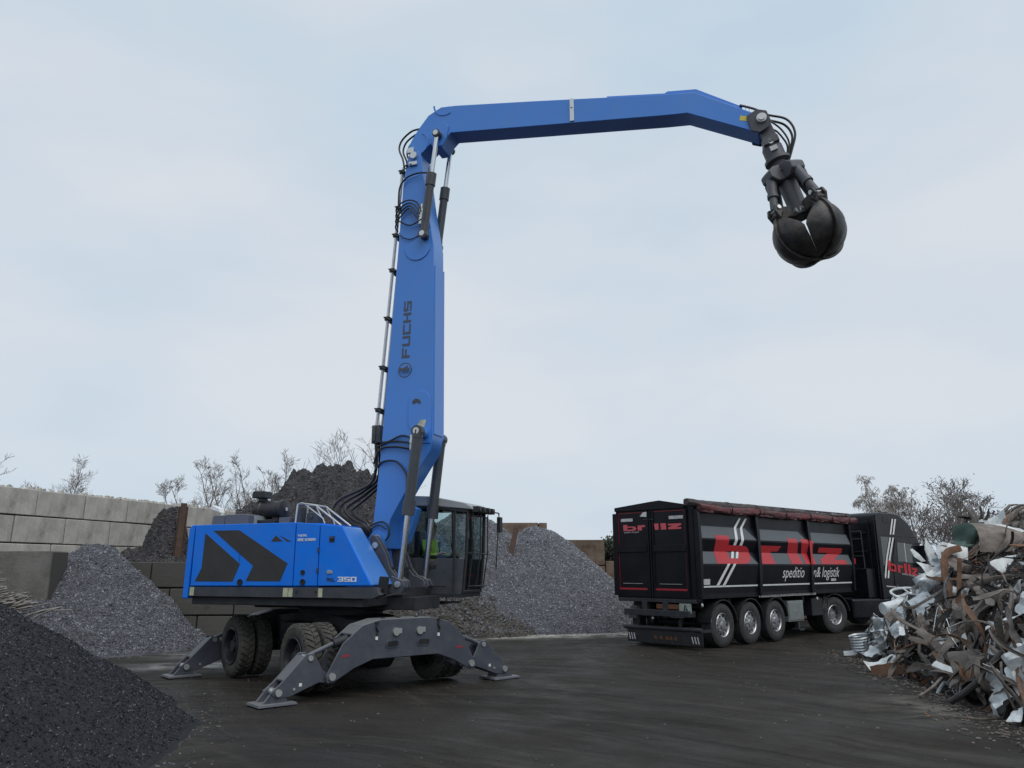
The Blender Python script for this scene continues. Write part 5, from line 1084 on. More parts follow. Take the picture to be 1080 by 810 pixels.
dr = kside([(2.86,1.22),(4.08,1.22),(4.20,1.9),(4.12,2.45),(3.92,2.80),(3.10,2.86),(2.90,2.2)], 'truckblack', 'cab_door', .02)
kside([(3.12,2.12),(3.50,2.12),(3.50,2.72),(3.16,2.74)], 'truckglass', 'window', .008, dr, .021); kside([(3.54,2.10),(4.08,2.06),(4.08,2.36),(3.90,2.68),(3.54,2.71)], 'truckglass', 'window', .008, dr, .021)
kside([(3.50,2.10),(3.54,2.10),(3.54,2.72),(3.50,2.72)], 'pipe', 'window_channel', .010, dr, .021)
kside([(2.42,2.0),(2.74,2.0),(2.86,2.9),(2.42,2.92)], 'truckglass', 'sleeper_window', .008, cb, .001)
kside([(2.60,3.38),(2.98,3.34),(2.94,3.46),(2.64,3.56)], 'black', 'roof_vent', .01); kside([(2.38,2.955),(4.20,2.90),(4.20,2.93),(2.38,2.985)], 'black', 'roof_seam', .008)
kside([(2.42,1.33),(4.15,1.20),(4.15,1.24),(2.42,1.37)], 'pipe', 'door_trim', .014, cb, .021)
for dx in (0, .14):
    kside([(2.38+dx,1.60),(2.45+dx,1.60),(2.62+dx,2.22),(2.55+dx,2.22)], 'white', 'white_stripe', .004, cb, .024); kside([(2.55+dx,2.221),(2.62+dx,2.221),(2.90+dx,2.89),(2.83+dx,2.89)], 'white', 'white_stripe', .004, cb, .024); kside([(2.87+dx,2.99),(2.94+dx,2.99),(3.12+dx,3.50),(3.05+dx,3.50)], 'white', 'white_stripe', .004, cb, .012)
z0, z1, zx = 1.84, 2.17, 2.08; dx = 2.60; sy = lambda P: [(a, b - (a-2.6)*.13) for a, b in P]
for nm, Ps in (('door_letter_b', [rect(dx,dx+.12,z0,z1), rect(dx+.121,dx+.30,z0,z0+.06), rect(dx+.121,dx+.30,zx-.06,zx), rect(dx+.301,dx+.38,z0+.015,zx-.015)]), ('door_letter_r', [rect(dx+.46,dx+.58,z0,zx), rect(dx+.581,dx+.72,zx-.07,zx)]), ('door_letter_i', [rect(dx+.78,dx+.90,z0,z1)]), ('door_letter_l', [rect(dx+.97,dx+1.09,z0,z1)]),
               ('door_letter_z', [rect(dx+1.14,dx+1.42,z0,z0+.06), rect(dx+1.14,dx+1.42,zx-.06,zx), [(dx+1.15,z0+.061),(dx+1.27,z0+.061),(dx+1.41,zx-.061),(dx+1.29,zx-.061)]])):
    for q, P in enumerate(Ps):
        pass
    mb = EB()
    for P in Ps: mb.plate(sy(P), 1.244, 1.249)
    mb.build(nm, M['red'], cb, smooth=False)
script_word('spedition & logistik', .085, lambda a, b, s: FLIP @ Vector((3.22 + a, 1.25, 1.72 + b - a*.13)), 'door_tagline', M['label'], cb)
mb = EB(); mb.hexa([(4.20,-1.1,2.05),(4.20,1.1,2.05),(4.56,1.1,1.95),(4.56,-1.1,1.95),(4.1,-1.05,2.85),(4.1,1.05,2.85),(4.335,1.05,2.80),(4.335,-1.05,2.80)]); mb.build('windscreen', M['truckglass'], cb, bevel=.01)
mb = EB(); mb.box(2.16,2.20,-1.0,1.0,1.1,3.4); 
for z in (1.5,2.4,3.0): mb.box(2.12,2.16,-.9,.9,z,z+.06)
mb.box(1.75,2.15,.55,1.1,1.0,1.9); mb.build('cab_rear_wall', M['truckblack'], cb, bevel=.01)
mb = EB()
mb.tube([(2.14,.75,1.6),(2.1,.75,3.1),(2.1,-.75,3.1),(2.14,-.75,1.6)], .02); mb.tube([(2.1,.75,2.85),(2.1,.2,2.85),(2.1,.2,2.3),(2.1,.75,2.3)], .016); mb.build('rear_rail', M['sill'], tk)
for k in range(3):
    mb = EB(); pts = []
    for i in range(60): t = i/59; a = t*2*PI*8; pts.append((1.2+.9*t, -.3+.25*k+.05*math.cos(a), 1.9-.5*math.sin(PI*t)+.05*math.sin(a)))
    mb.tube(pts, .012, n=5); mb.build('suzi_coil', M['redline'] if k == 1 else M['rubber'], tk)
mb = EB(); mb.cyl((2.75,1.0,3.74),(3.35,1.0,3.66), .03); mb.cyl((3.3,1.0,3.62),(3.6,1.0,3.60), .045,.07); mb.box(2.95,3.05,.5,1.1,3.69,3.74); mb.build('roof_horn', M['black'], tk)
mb = EB(); mb.box(4.18,4.30,1.24,1.5,1.95,2.65); mb.tube([(4.2,1.22,2.7),(4.24,1.35,2.72)], .02); mb.build('mirror', M['truckblack'], tk, bevel=.03)

# ============================================================ SCRAP PILE on the right
EDGE = [(6,5.7),(8,6.0),(10.8,6.5),(12.7,7.0),(15.7,7.25),(18.6,8.1),(20,8.9),(22,11),(24,14),(40,40)]
def edge(y):
    for (a, b), (c, d) in zip(EDGE, EDGE[1:]):
        if a <= y <= c: return b + (d-b)*(y-a)/(c-a)
    return 5.7 if y < 6 else 40
def hs(x, y):
    d = x - edge(y)
    if d < -.3: return -.1
    k = 1.0 if y < 15.5 else max(.35, 1.0 - (y-15.5)*.11)
    return (3.05*(1-math.exp(-max(d,0)/1.35)) * k) + (.16*fbm(x,y,1.0,seed=31) + .1*fbm(x,y,3.5,3,seed=33)) * min(1, max(0, d + .3)) - .05
chip_heap('scrap_core', 'dark mass of small crushed scrap filling the pile at right', 'scrap heap', hs, (5.5, 19, 7, 24), (140, 150), 52000, .05, [(M['s_brown'], .30), (M['s_dark'], .38), (M['s_silver'], .16), (M['s_rust'], .16)], mat('dark_scrap_core', (.018,.016,.015), .9, c2=(.05,.043,.038), scale=6, bump=1, bscale=20, bdist=.08), 11, flat=.3, minz=.0)
# little crumbs spilled over the yard in front of the pile
def hsp(x, y): return gz(x, y) + .012 - (.2 if x < edge(y) - 1.3 - .5*noise.noise((x, y*.8, 1)) else 0)
mb = MB(); rnd = random.Random(12)
for i in range(2600):
    y = rnd.uniform(9.0, 20); d = .15 - abs(rnd.gauss(0, .42)); x = edge(y) + d; z = gz(x, y); s_ = rnd.uniform(.005, .019); a = rnd.uniform(0, PI); e_ = rnd.uniform(1, 4) if rnd.random() < .25 else 1.2
    c_, n_ = math.cos(a), math.sin(a); mb.mi = rnd.choice([0,0,0,0,0,2,3,3,3,3] + [1]*(rnd.random()<.4))
    mb.hexa([(x + (p*e_*c_ - q*n_)*s_, y + (p*e_*n_ + q*c_)*s_, z + r*s_*.7 + .005) for p, q, r in ((-1,-1,0),(1,-1,0),(1,1,0),(-1,1,0),(-.7,-.6,1),(.6,-.7,1.1),(.7,.6,.9),(-.6,.7,1))])
tag(mb.build('spilled_crumbs', [M['s_brown'], M['s_rust'], M['s_tan'], M['s_dark']], smooth=False), 'rusty crumbs and slivers spilled on the yard before the scrap pile', 'debris', kind='stuff')
def strip_mesh(rnd, L, wd, th, curl, twist, holes=False):
    mb = MB(); n = 18; p = Vector((0,0,0)); d = Vector((1,0,0)); up = Vector((0,0,1)); rows = []; ax = Vector((rnd.gauss(0,.6), 1, rnd.gauss(0,.6))).normalized(); ph = [rnd.uniform(0,6) for q in range(3)]; vee = rnd.uniform(-.35,.35)
    kinks = [rnd.randrange(2, n-1) for q in range(rnd.choice((1,2,2,3)))]; pts = []
    for i in range(n+1):
        t = i/n; pts.append((p.copy(), d.copy(), up.copy(), t)); k = curl * (.5 + math.sin(2.2*t*PI+ph[0])) / n + (rnd.uniform(-1.0,1.0) if i in kinks else 0)
        rot = Matrix.Rotation(k, 3, ax); tw = Matrix.Rotation(twist*(.4+rnd.random()*1.2)/n, 3, d); d = (rot @ d).normalized(); up = (tw @ rot @ up).normalized(); p = p + d*L/n
    cen = sum((q[0] for q in pts), Vector()) / len(pts); s0 = rnd.uniform(0,50)
    for q, dd, u_, t in pts:
        s_ = dd.cross(u_).normalized(); q = q - cen; w1 = wd*(1 + .7*noise.noise((s0+t*5, 0, 0))) * (min(1, .35+t*6) if rnd else 1) * min(1, .3+(1-t)*5); w2 = w1*(1+.5*noise.noise((s0+t*7, 3, 0))); e_ = th*.5; v_ = u_*w1*vee
        rows.append([mb.v(q + s_*w1*.5 + u_*e_ + v_), mb.v(q + u_*e_), mb.v(q - s_*w2*.5 + u_*e_ + v_), mb.v(q - s_*w2*.5 - u_*e_ + v_), mb.v(q - u_*e_), mb.v(q + s_*w1*.5 - u_*e_ + v_)])
    for a, b in zip(rows, rows[1:]): mb.bridge(a, b)
    mb.f(rows[0][::-1]); mb.f(rows[-1]); return mb
def sheet_mesh(rnd, L, wd, crum):
    mb = MB(); nx, ny = 9, 7; s1, s2 = rnd.uniform(0,50), rnd.uniform(-1,1); top = []; bot = []
    for i in range(nx+1):
        for j in range(ny+1):
            x, y = (i/nx-.5)*L, (j/ny-.5)*wd
            x *= 1 + .18*noise.noise((s1, y*3, 0)); y *= 1 + .22*noise.noise((x*2.5, s1, 3)); z = crum*(noise.noise((x*2.2+s1, y*2.2, 0)) + .5*abs(noise.noise((x*5+s1, y*5, 1)))) + s2*crum*.8*(x/L)**2*4*.3
            top.append(mb.v((x, y, z+.006))); bot.append(mb.v((x, y, z-.006)))
    k = lambda i, j: i*(ny+1)+j
    for i in range(nx):
        for j in range(ny): mb.f((top[k(i,j)],top[k(i+1,j)],top[k(i+1,j+1)],top[k(i,j+1)])); mb.f((bot[k(i,j)],bot[k(i,j+1)],bot[k(i+1,j+1)],bot[k(i+1,j)]))
    ed = [(i,0) for i in range(nx+1)] + [(nx,j) for j in range(1,ny+1)] + [(i,ny) for i in range(nx-1,-1,-1)] + [(0,j) for j in range(ny-1,0,-1)]
    for a, b in zip(ed, ed[1:]+ed[:1]): mb.f((top[k(*a)],bot[k(*a)],bot[k(*b)],top[k(*b)]))
    return mb
def pipe_mesh(rnd, L, r, bend): 
    mb = MB(); pts = [Vector((L*(t-.5), bend*math.sin(PI*t), bend*.5*math.sin(2*PI*t))) for t in [i/8 for i in range(9)]]; mb.tube(pts, r, n=9, caps=False); mb.tube(pts, r*.82, n=9, caps=False)
    return mb
def beam_mesh(rnd, L, w_, bend):   # bent channel section
    mb = MB(); prof = [(-1,1),(-1,-1),(1,-1),(1,1),(.86,1),(.86,-.86),(-.86,-.86),(-.86,1)]; n = 8; rows = []
    for i in range(n+1):
        t = i/n; x = L*(t-.5); yo = bend*math.sin(PI*t); tw = bend*2*t; c_, s_ = math.cos(tw), math.sin(tw)
        rows.append([mb.v((x, yo + (a*c_-b*s_)*w_*.5, (a*s_+b*c_)*w_*.35)) for a, b in prof])
    for a, b in zip(rows, rows[1:]): mb.bridge(a, b)
    mb.f(rows[0][::-1]); mb.f(rows[-1]); return mb
def tangle_mesh(rnd, R_, n=14, r=.008):
    mb = MB()
    for i in range(n):
        P = [Vector((rnd.gauss(0,1), rnd.gauss(0,1), rnd.gauss(0,.6)))*R_*.55 for q in range(5)]; mb.tube(smoothpts(P, 4), r, n=4)
    return mb
KINDS = {
 'steel_strip': ('steel strip', ['rusty', 'dark', 'grey brown'], ['s_rust','s_dark','s_brown']),
}
def nrm(x, y):
    e_ = .25; return Vector((hs(x-e_,y)-hs(x+e_,y), hs(x,y-e_)-hs(x,y+e_), 2*e_)).normalized()
def put(o, x, y, lift, yaw, pitch, roll):
    n_ = nrm(x, y); q = n_.to_track_quat('Z', 'X').to_matrix().to_4x4(); m_ = Matrix.Translation((x, y, hs(x,y)) ) @ Matrix.Translation(n_*lift) @ q @ Matrix.Rotation(yaw,4,'Z') @ Matrix.Rotation(pitch,4,'Y') @ Matrix.Rotation(roll,4,'X'); o.matrix_world = m_
rnd = random.Random(44)
def pool(fn, n, name, mats_):
    P = []
    for i in range(n):
        o = fn(i).build(name, M[mats_[i % len(mats_)]], smooth=True); P.append(o)
    return P
SPEC = [
 ('steel_strip', 165, lambda i: strip_mesh(rnd, rnd.uniform(.8,2.4), rnd.uniform(.04,.16), .014, rnd.uniform(.6,4.4), rnd.uniform(-2.4,2.4)), ['s_rust','s_brown','s_dark','s_brown','s_tan'], 'bent steel strip', 'scrap strip', 'bent strips', (.04,.30)),
 ('scrap_sheet', 110, lambda i: sheet_mesh(rnd, rnd.uniform(.35,.8), rnd.uniform(.2,.5), rnd.uniform(.15,.4)), ['s_brown','s_silver','s_white','s_dark','s_silver','s_white','s_tan','s_silver','s_dark'], 'crumpled sheet', 'scrap sheet', 'crumpled sheets', (.0,.18)),
 ('scrap_pipe', 44, lambda i: pipe_mesh(rnd, rnd.uniform(.8,1.9), rnd.uniform(.02,.06), rnd.uniform(-.25,.25)), ['s_brown','s_dark','s_rust','s_silver'], 'bent pipe', 'scrap pipe', 'bent pipes', (.05,.3)),
 ('scrap_channel', 40, lambda i: beam_mesh(rnd, rnd.uniform(.7,1.8), rnd.uniform(.06,.14), rnd.uniform(-.3,.3)), ['s_brown','s_rust','s_dark','s_brown'], 'twisted channel', 'scrap channel', 'twisted channels', (.03,.22)),
 ('wire_tangle', 16, lambda i: tangle_mesh(rnd, rnd.uniform(.22,.42)), ['s_dark','s_brown','s_silver'], 'wire tangle', 'wire tangle', 'wire tangles', (.02,.12)),
]
for nm, cnt, fn, ms, lab, cat_, grp, lifts in SPEC:
    P = pool(fn, min(cnt, 30), nm, ms); k = 0
    while k < cnt:
        y = rnd.uniform(10.4, 19.5); x = edge(y) + abs(rnd.gauss(0, 1.5)) + .05
        if x > y*.72 + .4 or x > 14: continue
        zz_ = hs(x, y); bad = False
        for ex, ey, ez, er in ((8.95,14.2,2.42,.035),(9.62,14.7,2.36,.035),(8.72,13.6,2.02,.03),(8.36,15.8,1.52,.03),(8.8,16.6,2.18,.03),(7.75,13.0,1.4,.028),(8.5,15.1,2.24,.025)):
            if y < ey + .2 and abs(x/y - ex/ey) < er and abs((zz_+.25-1.95)/y - (ez-1.95)/ey) < er: bad = True
        if bad and rnd.random() < .85: continue
        if x/y < .53 and zz_ + .3 > 1.95 - .017*y: continue
        silverzone = y > 16.2 and x < y*.56
        if silverzone and nm != 'scrap_sheet' and rnd.random() < .8: continue
        far_ = y > 15.2 and x < y*.60
        if k < len(P): o = P[k]
        else:
            s_ = rnd.choice(P); o = s_.copy(); col.objects.link(o); tag(o, lab, cat_, grp)
        mt_ = {'rust_brown_steel':'rusty orange brown','brown_grey_steel':'dusty grey brown','dark_oily_steel':'oily black','crumpled_aluminium':'dull silvery','tan_dusty_panel':'pale tan','white_scrap_sheet':'chalk white'}[o.data.materials[0].name]
        d_e = x - edge(y); zone = ('low on' if d_e < .6 else 'halfway up' if d_e < 1.7 else 'high on') + ' the scrap pile, ' + ('truck side' if x < y*.50 else 'right edge' if x > y*.60 else 'middle')
        tag(o, mt_ + ' ' + lab + ' ' + zone, cat_, mt_ + ' ' + grp + ' ' + zone); put(o, x, y, rnd.uniform(*lifts) * (.3 if far_ else .7), rnd.uniform(0, 2*PI), rnd.gauss(0,.32 if not far_ else .12), rnd.gauss(0,.6 if not far_ else .2)); sc_ = rnd.uniform(.6,1.0) * (.7 if far_ else 1); o.scale = (sc_,)*3
        k += 1
# silvery scrap beside the truck wheel
P = pool(lambda i: sheet_mesh(rnd, rnd.uniform(.45,.9), rnd.uniform(.3,.6), rnd.uniform(.15,.4)), 14, 'aluminium_sheet', ['s_silver','s_white','s_silver','s_white','s_silver'])
for k in range(80):
    o = P[k] if k < 14 else P[rnd.randrange(14)].copy()
    if k >= 14: col.objects.link(o)
    y = rnd.uniform(15.3, 20.6); x = edge(y) + abs(rnd.gauss(0, .9))
    while x/y < .53 and hs(x, y) + .22 > 1.95 - .017*y: y = rnd.uniform(15.3, 20.6); x = edge(y) + abs(rnd.gauss(0, .9))
    wh = 'chalk white' if 'white' in o.data.materials[0].name else 'silvery'; zn = 'nearest the truck wheel' if y > 18.6 else 'between truck wheel and truck door' if y > 17 else 'before the truck door'
    tag(o, 'crumpled ' + wh + ' sheet in the pale scrap ' + zn, 'scrap sheet', wh + ' sheets ' + zn)
    put(o, x, y, rnd.uniform(0,.2), rnd.uniform(0,6.3), rnd.gauss(0,.5), rnd.gauss(0,.5)); s_ = rnd.uniform(.45,.85); o.scale = (s_,)*3

def spec(name, label, cat, mb, material, loc, rot, bevel=0):
    o = mb.build(name, M[material], smooth=True, bevel=bevel); o.location = loc; o.rotation_euler = tuple(R(a) for a in rot); tag(o, label, cat); return o
rs = random.Random(91)
def poly_sheet(poly, th=.012, bend=.1):
    mb = MB(); n = len(poly); c = (sum(p[0] for p in poly)/n, sum(p[1] for p in poly)/n); f = lambda p, k: (p[0], p[1], bend*(p[0]**2 - p[1]*.4) + k)
    T = [mb.v(f(p, th)) for p in poly]; B = [mb.v(f(p, -th)) for p in poly]; ct, cb_ = mb.v(f(c, th)), mb.v(f(c, -th))
    for i in range(n):
        j = (i+1) % n; mb.f((T[i], T[j], ct)); mb.f((B[j], B[i], cb_)); mb.f((T[i], B[i], B[j], T[j]))
    return mb
spec('white_sheet', 'tall pointed white sheet standing upright on the pile before the truck cab', 'scrap sheet', poly_sheet([(-.05,-.27),(.08,-.29),(.10,-.03),(.01,.18),(-.04,.32),(-.12,.07)]), 's_white', (8.83,16.6,2.24), (82, 0, 8))
spec('white_sheet', 'pale greenish white sheet right of the tall pointed one', 'scrap sheet', poly_sheet([(-.14,-.15),(.02,-.20),(.13,-.06),(.16,.13),(-.02,.17),(-.13,.04)]), 's_white', (9.27,16.9,2.32), (75, 12, -20))
spec('white_sheet', 'narrow slanted white plate overlapping the truck windscreen', 'scrap sheet', poly_sheet([(-.14,.13),(-.08,.15),(.04,.04),(.16,-.13),(.06,-.14),(-.08,-.03)]), 's_white', (9.0,17.5,2.20), (80, 0, 4))
spec('crumpled_white_panel', 'large crumpled white panel leaning below the tall pointed sheet', 'scrap panel', sheet_mesh(random.Random(4), .62, .95, .30), 's_white', (8.36,15.8,1.52), (72, 14, 24))
spec('white_cylinder', 'smooth white half round cover lying beside the truck', 'scrap cover', (lambda m: (m.cyl((-.36,0,0),(.36,.02,.05), .12, .135, n=18), m)[1])(MB()), 's_white', (8.15,16.9,1.12), (0, -4, 12))
def ring_mb():
    m = MB(); pts = [(.36*math.cos(a), .18*math.sin(a), .04*math.sin(2*a)) for a in [i*2*PI/26 for i in range(27)]]; m.tube(pts, .028, n=7); m.tube([(-.3,-.1,0),(.05,.0,.02),(.32,.07,0)], .018, n=6); m.tube([(-.1,.16,0),(.05,0,.02),(.2,-.13,0)], .018, n=6); return m
spec('oval_frame', 'white oval tube frame lying below the truck door', 'frame', ring_mb(), 's_white', (8.66,17.4,1.36), (52, 8, -14))
def bonnet():
    m = MB(); rows = []
    for i in range(11):
        t = i/10; row = []
        for j in range(7):
            f_ = j/6*2-1; w2 = .34*(1-.75*t**2.2); row.append(m.v((-.55+1.15*t, f_*w2, .17*(1-f_*f_)*(1-.6*t) + .05*math.sin(3*t))))
        rows.append(row)
    for a, b in zip(rows, rows[1:]):
        for j in range(6): m.f((a[j], b[j], b[j+1], a[j+1]))
    return m
spec('scrap_bonnet', 'big grey brown rounded panel near the top of the scrap pile', 'scrap panel', bonnet(), 's_tan', (8.95,14.2,2.42), (52, 6, -6))
spec('foam_slab', 'large white slab near the top right corner of the scrap pile', 'slab', sheet_mesh(random.Random(8), 1.0, .62, .12), 's_white', (9.62,14.7,2.36), (58, 10, 8))
spec('foam_slab', 'long white torn slab below the grey brown rounded panel', 'slab', sheet_mesh(random.Random(9), 1.0, .30, .14), 's_white', (8.72,13.6,2.02), (60, -12, 10))
spec('brown_sheet', 'dark brown sheet folded over beneath the long white slab', 'scrap sheet', sheet_mesh(random.Random(10), 1.1, .5, .3), 's_brown', (8.35,13.5,1.72), (55, -14, 10))
def path_strip(pts, wd, th=.02, seed=1):
    m = MB(); P = smoothpts(pts, 5); n = len(P); rows = []; r_ = random.Random(seed)
    for i, p in enumerate(P):
        d = (P[min(i+1,n-1)] - P[max(i-1,0)]).normalized(); s_ = d.cross(Vector((.25,-1,.2))).normalized(); u_ = d.cross(s_); w1 = wd*(1+r_.uniform(-.1,.1))
        rows.append([m.v(p+s_*w1/2+u_*th), m.v(p+u_*th*.2), m.v(p-s_*w1/2+u_*th), m.v(p-s_*w1/2-u_*th), m.v(p-u_*th*1.4), m.v(p+s_*w1/2-u_*th)])
    for a, b in zip(rows, rows[1:]): m.bridge(a, b)
    m.f(rows[0][::-1]); m.f(rows[-1]); return m
def ps(name, label, cat, pts, wd, material, seed=1, th=.02):
    c = Vector(pts[len(pts)//2]); spec(name, label, cat, path_strip([Vector(p)-c for p in pts], wd, th, seed), material, c, (0,0,0))
ps('curled_strip', 'rust brown strip curling down the left shoulder of the scrap pile', 'scrap strip', [(8.55,15.0,2.30),(8.15,14.8,2.18),(7.98,14.6,1.75),(8.0,14.5,1.45),(7.90,14.4,1.05),(8.05,14.4,.75)], .13, 's_rust', 3)
ps('bent_beam', 'long grey brown beam arching across the middle of the scrap pile', 'scrap beam', [(7.05,13.6,.45),(7.40,13.3,.85),(7.75,13.0,1.40),(8.05,12.9,1.52),(8.75,12.8,1.45)], .17, 's_brown', 4, .03)
ps('bent_beam', 'dark beam hanging vertically beside the arching grey beam', 'scrap beam', [(7.9,12.9,1.42),(7.80,12.6,1.0),(7.55,12.4,.55),(7.45,12.2,.2)], .12, 's_brown', 5, .03)
ps('curled_strip', 'dark brown strip looping at the right picture edge', 'scrap strip', [(7.95,12.0,1.65),(7.55,11.8,1.45),(7.45,11.6,1.0),(7.25,11.5,.7),(7.30,11.4,.35)], .12, 's_brown', 6)
ps('flat_bar', 'orange brown plank lying at the foot of the scrap pile', 'plank', [(6.75,15.3,.03),(7.15,15.1,.12),(7.75,14.6,.22),(8.0,14.2,.5)], .22, 's_rust', 7)
ps('flat_bar', 'rusty bar pointing down left below the white slat', 'scrap bar', [(7.05,13.5,.55),(7.0,13.0,.30),(7.05,12.6,.08)], .13, 's_rust', 8)
ps('white_board', 'bright white slat lying low at the foot of the scrap pile', 'slat', [(6.85,13.2,.42),(7.05,12.9,.30),(7.3,12.7,.14)], .13, 's_white', 9)
ps('thin_rod', 'thin pale rod leaning on the ground at the foot of the scrap pile', 'rod', [(6.25,12.6,.02),(6.55,12.8,.10),(6.85,13.0,.24)], .03, 's_tan', 10)
ps('curved_wire', 'thin dark wire curving over the yard before the scrap pile', 'wire', [(5.75,11.1,.02),(6.1,10.8,.02),(6.5,10.9,.03),(6.85,11.3,.06)], .022, 's_brown', 11, .008)
ps('silver_strip', 'pale silver strip flat on the ground beside the truck wheel', 'scrap strip', [(7.45,18.2,.06),(7.9,18.0,.10),(8.35,17.7,.04)], .10, 's_white', 12, .01)
spec('open_drum', 'dark open metal drum lying at the front foot of the scrap pile', 'drum', (lambda m: (m.lathe([(0,.19),(.42,.17),(.42,.14),(.02,.165)], (0,0,0), (0,1,.06), n=20, closed=True), m.cyl((0,.40,.02),(0,.41,.02),.16,n=20), m)[2])(MB()), 's_dark', (6.62,11.7,.18), (0, 0, -30))
spec('bent_plate', 'rust brown plate folded over the dark open drum', 'scrap plate', sheet_mesh(random.Random(12), .9, .45, .2), 's_rust', (6.95,11.9,.36), (24, 16, -15))
def corr():
    m = MB(); m.lathe([(i*.03, .20+.018*(i%2)) for i in range(14)], (0,0,0), (0,.2,1), n=22); return m
spec('corrugated_duct', 'silver corrugated duct standing beside the truck wheel', 'duct', corr(), 's_silver', (7.86,18.15,.08), (14, -10, 0))
spec('green_casing', 'dull green casing beside the top of the scrap pile', 'casing', sheet_mesh(random.Random(14), .5, .4, .4), 's_green', (9.02,15.6,2.52), (70, 0, 10))
spec('white_plate', 'small white plate under the dull green casing', 'scrap plate', poly_sheet([(-.22,-.12),(.2,-.16),(.26,.10),(-.1,.16)]), 's_white', (8.50,15.1,2.24), (68, 6, 0))
spec('tan_panel', 'tan folded panel left of the big rounded panel', 'scrap panel', sheet_mesh(random.Random(15), .55, .5, .35), 's_tan', (8.40,14.8,1.98), (60, 20, 20))
spec('tan_panel', 'dusty tan panel with torn edge behind the dark sheets near the truck', 'scrap panel', sheet_mesh(random.Random(16), .8, .6, .25), 's_tan', (7.95,16.1,.92), (50, -18, 20))
spec('silver_box', 'silver open tray lying left of the dusty tan panel', 'tray', (lambda m: (m.box(-.25,.25,-.18,.18,0,.015), m.box(-.25,.25,-.18,-.165,.015,.12), m.box(-.25,.25,.165,.18,.015,.12), m)[3])(MB()), 's_silver', (7.9,17.0,.42), (48, 6, 14), .006)
def ragged(n, L_, seed):
    m = MB(); r_ = random.Random(seed)
    for i in range(n):
        a = Vector((r_.gauss(0,.12),r_.gauss(0,.10),0)); P = [a]
        d = Vector((L_[0]+r_.gauss(0,.15), r_.gauss(0,.15), L_[1]+r_.gauss(0,.15)))
        for k in range(4): P.append(P[-1] + d*.25 + Vector((r_.gauss(0,.035),r_.gauss(0,.035),r_.gauss(0,.035))))
        m.tube(P, [r_.uniform(.03,.06), .05, .04, .03, .012], n=5)
    return m
spec('torn_post', 'torn brown post sticking up from the top of the scrap pile', 'post', ragged(4, (-.02,.42), 5), 's_brown', (9.55,15.8,2.62), (0,0,0))
spec('ragged_cable_bundle', 'ragged dark cable bundle rising to the right at the top of the pile', 'cable bundle', ragged(14, (.95,.38), 6), 's_brown', (9.55,15.6,2.72), (0,0,0))
ps('curled_strip', 'dark bar crossing before the truck windscreen from the pile', 'scrap bar', [(8.75,16.7,1.90),(8.95,16.5,1.95),(9.3,16.2,2.05),(9.7,15.9,2.2)], .13, 's_dark', 15)


# ============================================================ TREES
def branch(mb, p, d, L, r, depth, rnd, tips, droop=0, spread=.6, nb=3, minr=.006):
    n = 4; pts = [p.copy()]; dd = d.copy()
    for i in range(n):
        dd = (dd + Vector((rnd.gauss(0,.13), rnd.gauss(0,.13), rnd.gauss(0,.08) + (.05 if not droop else -droop*(1 if depth < 2 else .15))))).normalized(); pts.append(pts[-1] + dd*L/n)
    rs = [max(minr, r*(1-.5*i/n)) for i in range(n+1)]; mb.tube(pts, rs, n=3 if depth < 3 else 5, caps=False)
    if depth == 0: tips.append(pts[-1]); return
    for i in range(nb + (1 if depth > 2 else 0)):
        t = rnd.uniform(.3, 1.0); k = min(n-1, int(t*n)); q = pts[k].lerp(pts[k+1], t*n-k); ax = Vector((rnd.gauss(0,1), rnd.gauss(0,1), rnd.gauss(0,.45))).normalized(); nd = (dd*(1-spread*.55) + ax*spread).normalized()
        if nd.z < -.1 and not droop: nd.z *= -.5
        branch(mb, q, nd, L*rnd.uniform(.52,.75), r*rnd.uniform(.42,.58), depth-1, rnd, tips, droop, spread, nb, minr)
def tree(name, label, loc, h, r, seed, material='bark', depth=4, droop=0, leaves=None, spread=.6, group=None, nb=3, multi=1, minr=.007, cat='tree', nleaf=0, leafsize=.06, up_=.5, bl_=.27):
    rnd = random.Random(seed); root = empty(name, loc); tag(root, label, cat, group); tips = []
    mb = MB(); crown = MB()
    for m_ in range(multi):
        d = Vector((rnd.gauss(0,.05 if multi == 1 else .35), rnd.gauss(0,.05 if multi == 1 else .3), 1)).normalized(); p = Vector((rnd.gauss(0,.2)*(multi>1), 0, -.2)); pts = [p]
        for i in range(6): d = (d + Vector((rnd.gauss(0,.05), rnd.gauss(0,.05), .05))).normalized(); pts.append(pts[-1] + d*h*.8/6)
        mb.tube(pts, [max(minr, r*(1-.85*i/6)) for i in range(7)], n=7, caps=False)
        for i in range(int(13/multi)+4):
            t = rnd.uniform(.22,1)*5.99; k = int(t); q = pts[k].lerp(pts[k+1], t-k); a = rnd.uniform(0, 2*PI); nd = Vector((math.cos(a), math.sin(a), rnd.uniform(.3,1.2))).normalized()
            branch(crown, q, (nd + Vector((0,0,up_))).normalized(), h*bl_*(1.25-t/8), r*.35*(1-.09*t), depth-1, rnd, tips, droop, spread, nb, minr)
    mb.build('trunk', M[material], root); crown.build('crown', M[material], root, recalc=False)
    if leaves:
        lm = MB()
        for tp in tips:
            if rnd.random() < .45 and leaves == 'deadleaf': continue
            for i in range(nleaf):
                c = tp + Vector((rnd.gauss(0,.12), rnd.gauss(0,.12), rnd.gauss(0,.12))); a = Vector((rnd.gauss(0,1),rnd.gauss(0,1),rnd.gauss(0,1))).normalized(); b = a.cross(Vector((rnd.gauss(0,1),rnd.gauss(0,1),rnd.gauss(0,1)))).normalized(); s_ = leafsize*rnd.uniform(.6,1.4); lm.quad(c-a*s_, c+b*s_*.5, c+a*s_, c-b*s_*.5)
        f = lm.build('leaf_clusters', M[leaves], root, smooth=False, recalc=False); f['kind'] = 'stuff'
    return root
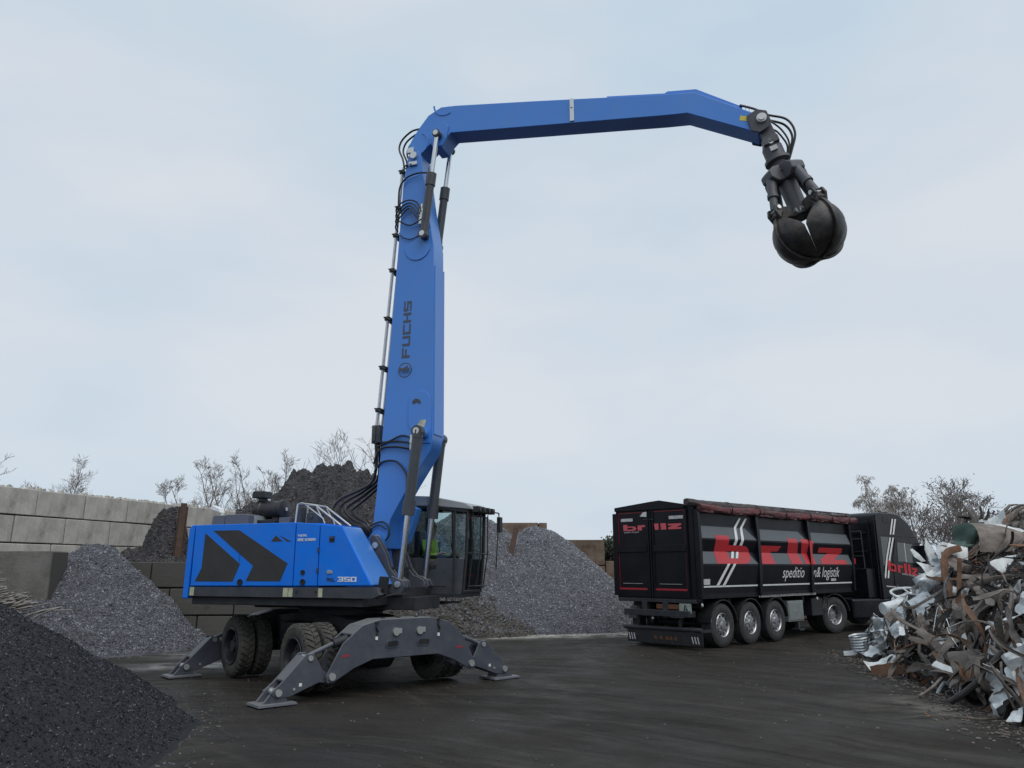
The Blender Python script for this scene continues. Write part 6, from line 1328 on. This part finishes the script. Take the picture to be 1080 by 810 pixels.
tree('bare_tree', 'tallest bare tree behind the pale wall near the left edge', (-26.6, 46, 2), 7.6, .08, 3, depth=4, nb=3, minr=.007, bl_=.19, up_=.8)
tree('bare_shrub', 'small bare tree just left of the tallest one behind the pale wall', (-28.8, 46, 2), 5.6, .05, 9, depth=4, nb=3, minr=.007, bl_=.18, up_=.8)
tree('bare_tree', 'slim bare tree cut by the left picture edge', (-28.0, 43, 2), 8.0, .08, 5, depth=3, nb=3, minr=.009, bl_=.16)
for i, (x, y, h, lab) in enumerate(((-16.3,40,5.6,'leftmost bare bush above the pale wall behind the machine roof'),(-14.6,41,6.6,'second bare tree from the left behind the machine roof'),(-13.2,40,6.8,'third bare tree from the left behind the machine roof'),(-11.9,42,6.0,'bare tree next to the waste heap behind the machine roof'))):
    tree('bare_tree', lab, (x, y, 2), h, .07, 20+i, depth=4, nb=3, multi=3, minr=.0065, bl_=.18, up_=.9)
tree('bare_tree', 'slender bare tree rising directly behind the black waste heap', (-11.2, 46, 2), 8.8, .07, 31, depth=3, nb=3, minr=.010)
tree('bare_tree', 'thin bare tree peeping over the top of the black waste heap', (-9.0, 47, 2), 9.4, .07, 32, depth=3, nb=3, minr=.010)
tree('birch_tree', 'pale drooping birch behind the truck cab', (20.0, 42, 1.5), 6.6, .09, 40, material='birch', depth=4, droop=.26, minr=.009, nb=4, bl_=.17)
tree('birch_tree', 'second paler birch partly hidden behind the truck roof', (21.8, 44, 1.5), 5.8, .08, 41, material='birch', depth=4, droop=.26, minr=.009, bl_=.17, nb=4)
tree('bush', 'tall leafy brown bush directly right of the truck cab roof', (18.6, 35, 1.2), 4.9, .08, 50, depth=4, multi=4, leaves='deadleaf', nleaf=1, minr=.009, leafsize=.045, cat='bush', up_=.7, bl_=.25)
tree('bush', 'rightmost tall bush with withered leaves above the scrap pile', (20.7, 36, 1.2), 5.5, .08, 51, depth=4, multi=4, leaves='deadleaf', nleaf=1, minr=.009, leafsize=.045, cat='bush', up_=.7, bl_=.25)
tree('bush', 'lower thin bush fading behind the top of the scrap pile', (23.0, 38, 1.2), 3.8, .06, 52, depth=4, multi=4, leaves='deadleaf', nleaf=1, minr=.010, leafsize=.09, cat='bush')
tree('shrub', 'small dark evergreen shrub between the brown blocks and the trailer', (4.3, 33.0, 1.6), 1.7, .04, 60, depth=4, multi=5, leaves='darkleaf', nleaf=3, leafsize=.07, cat='shrub')
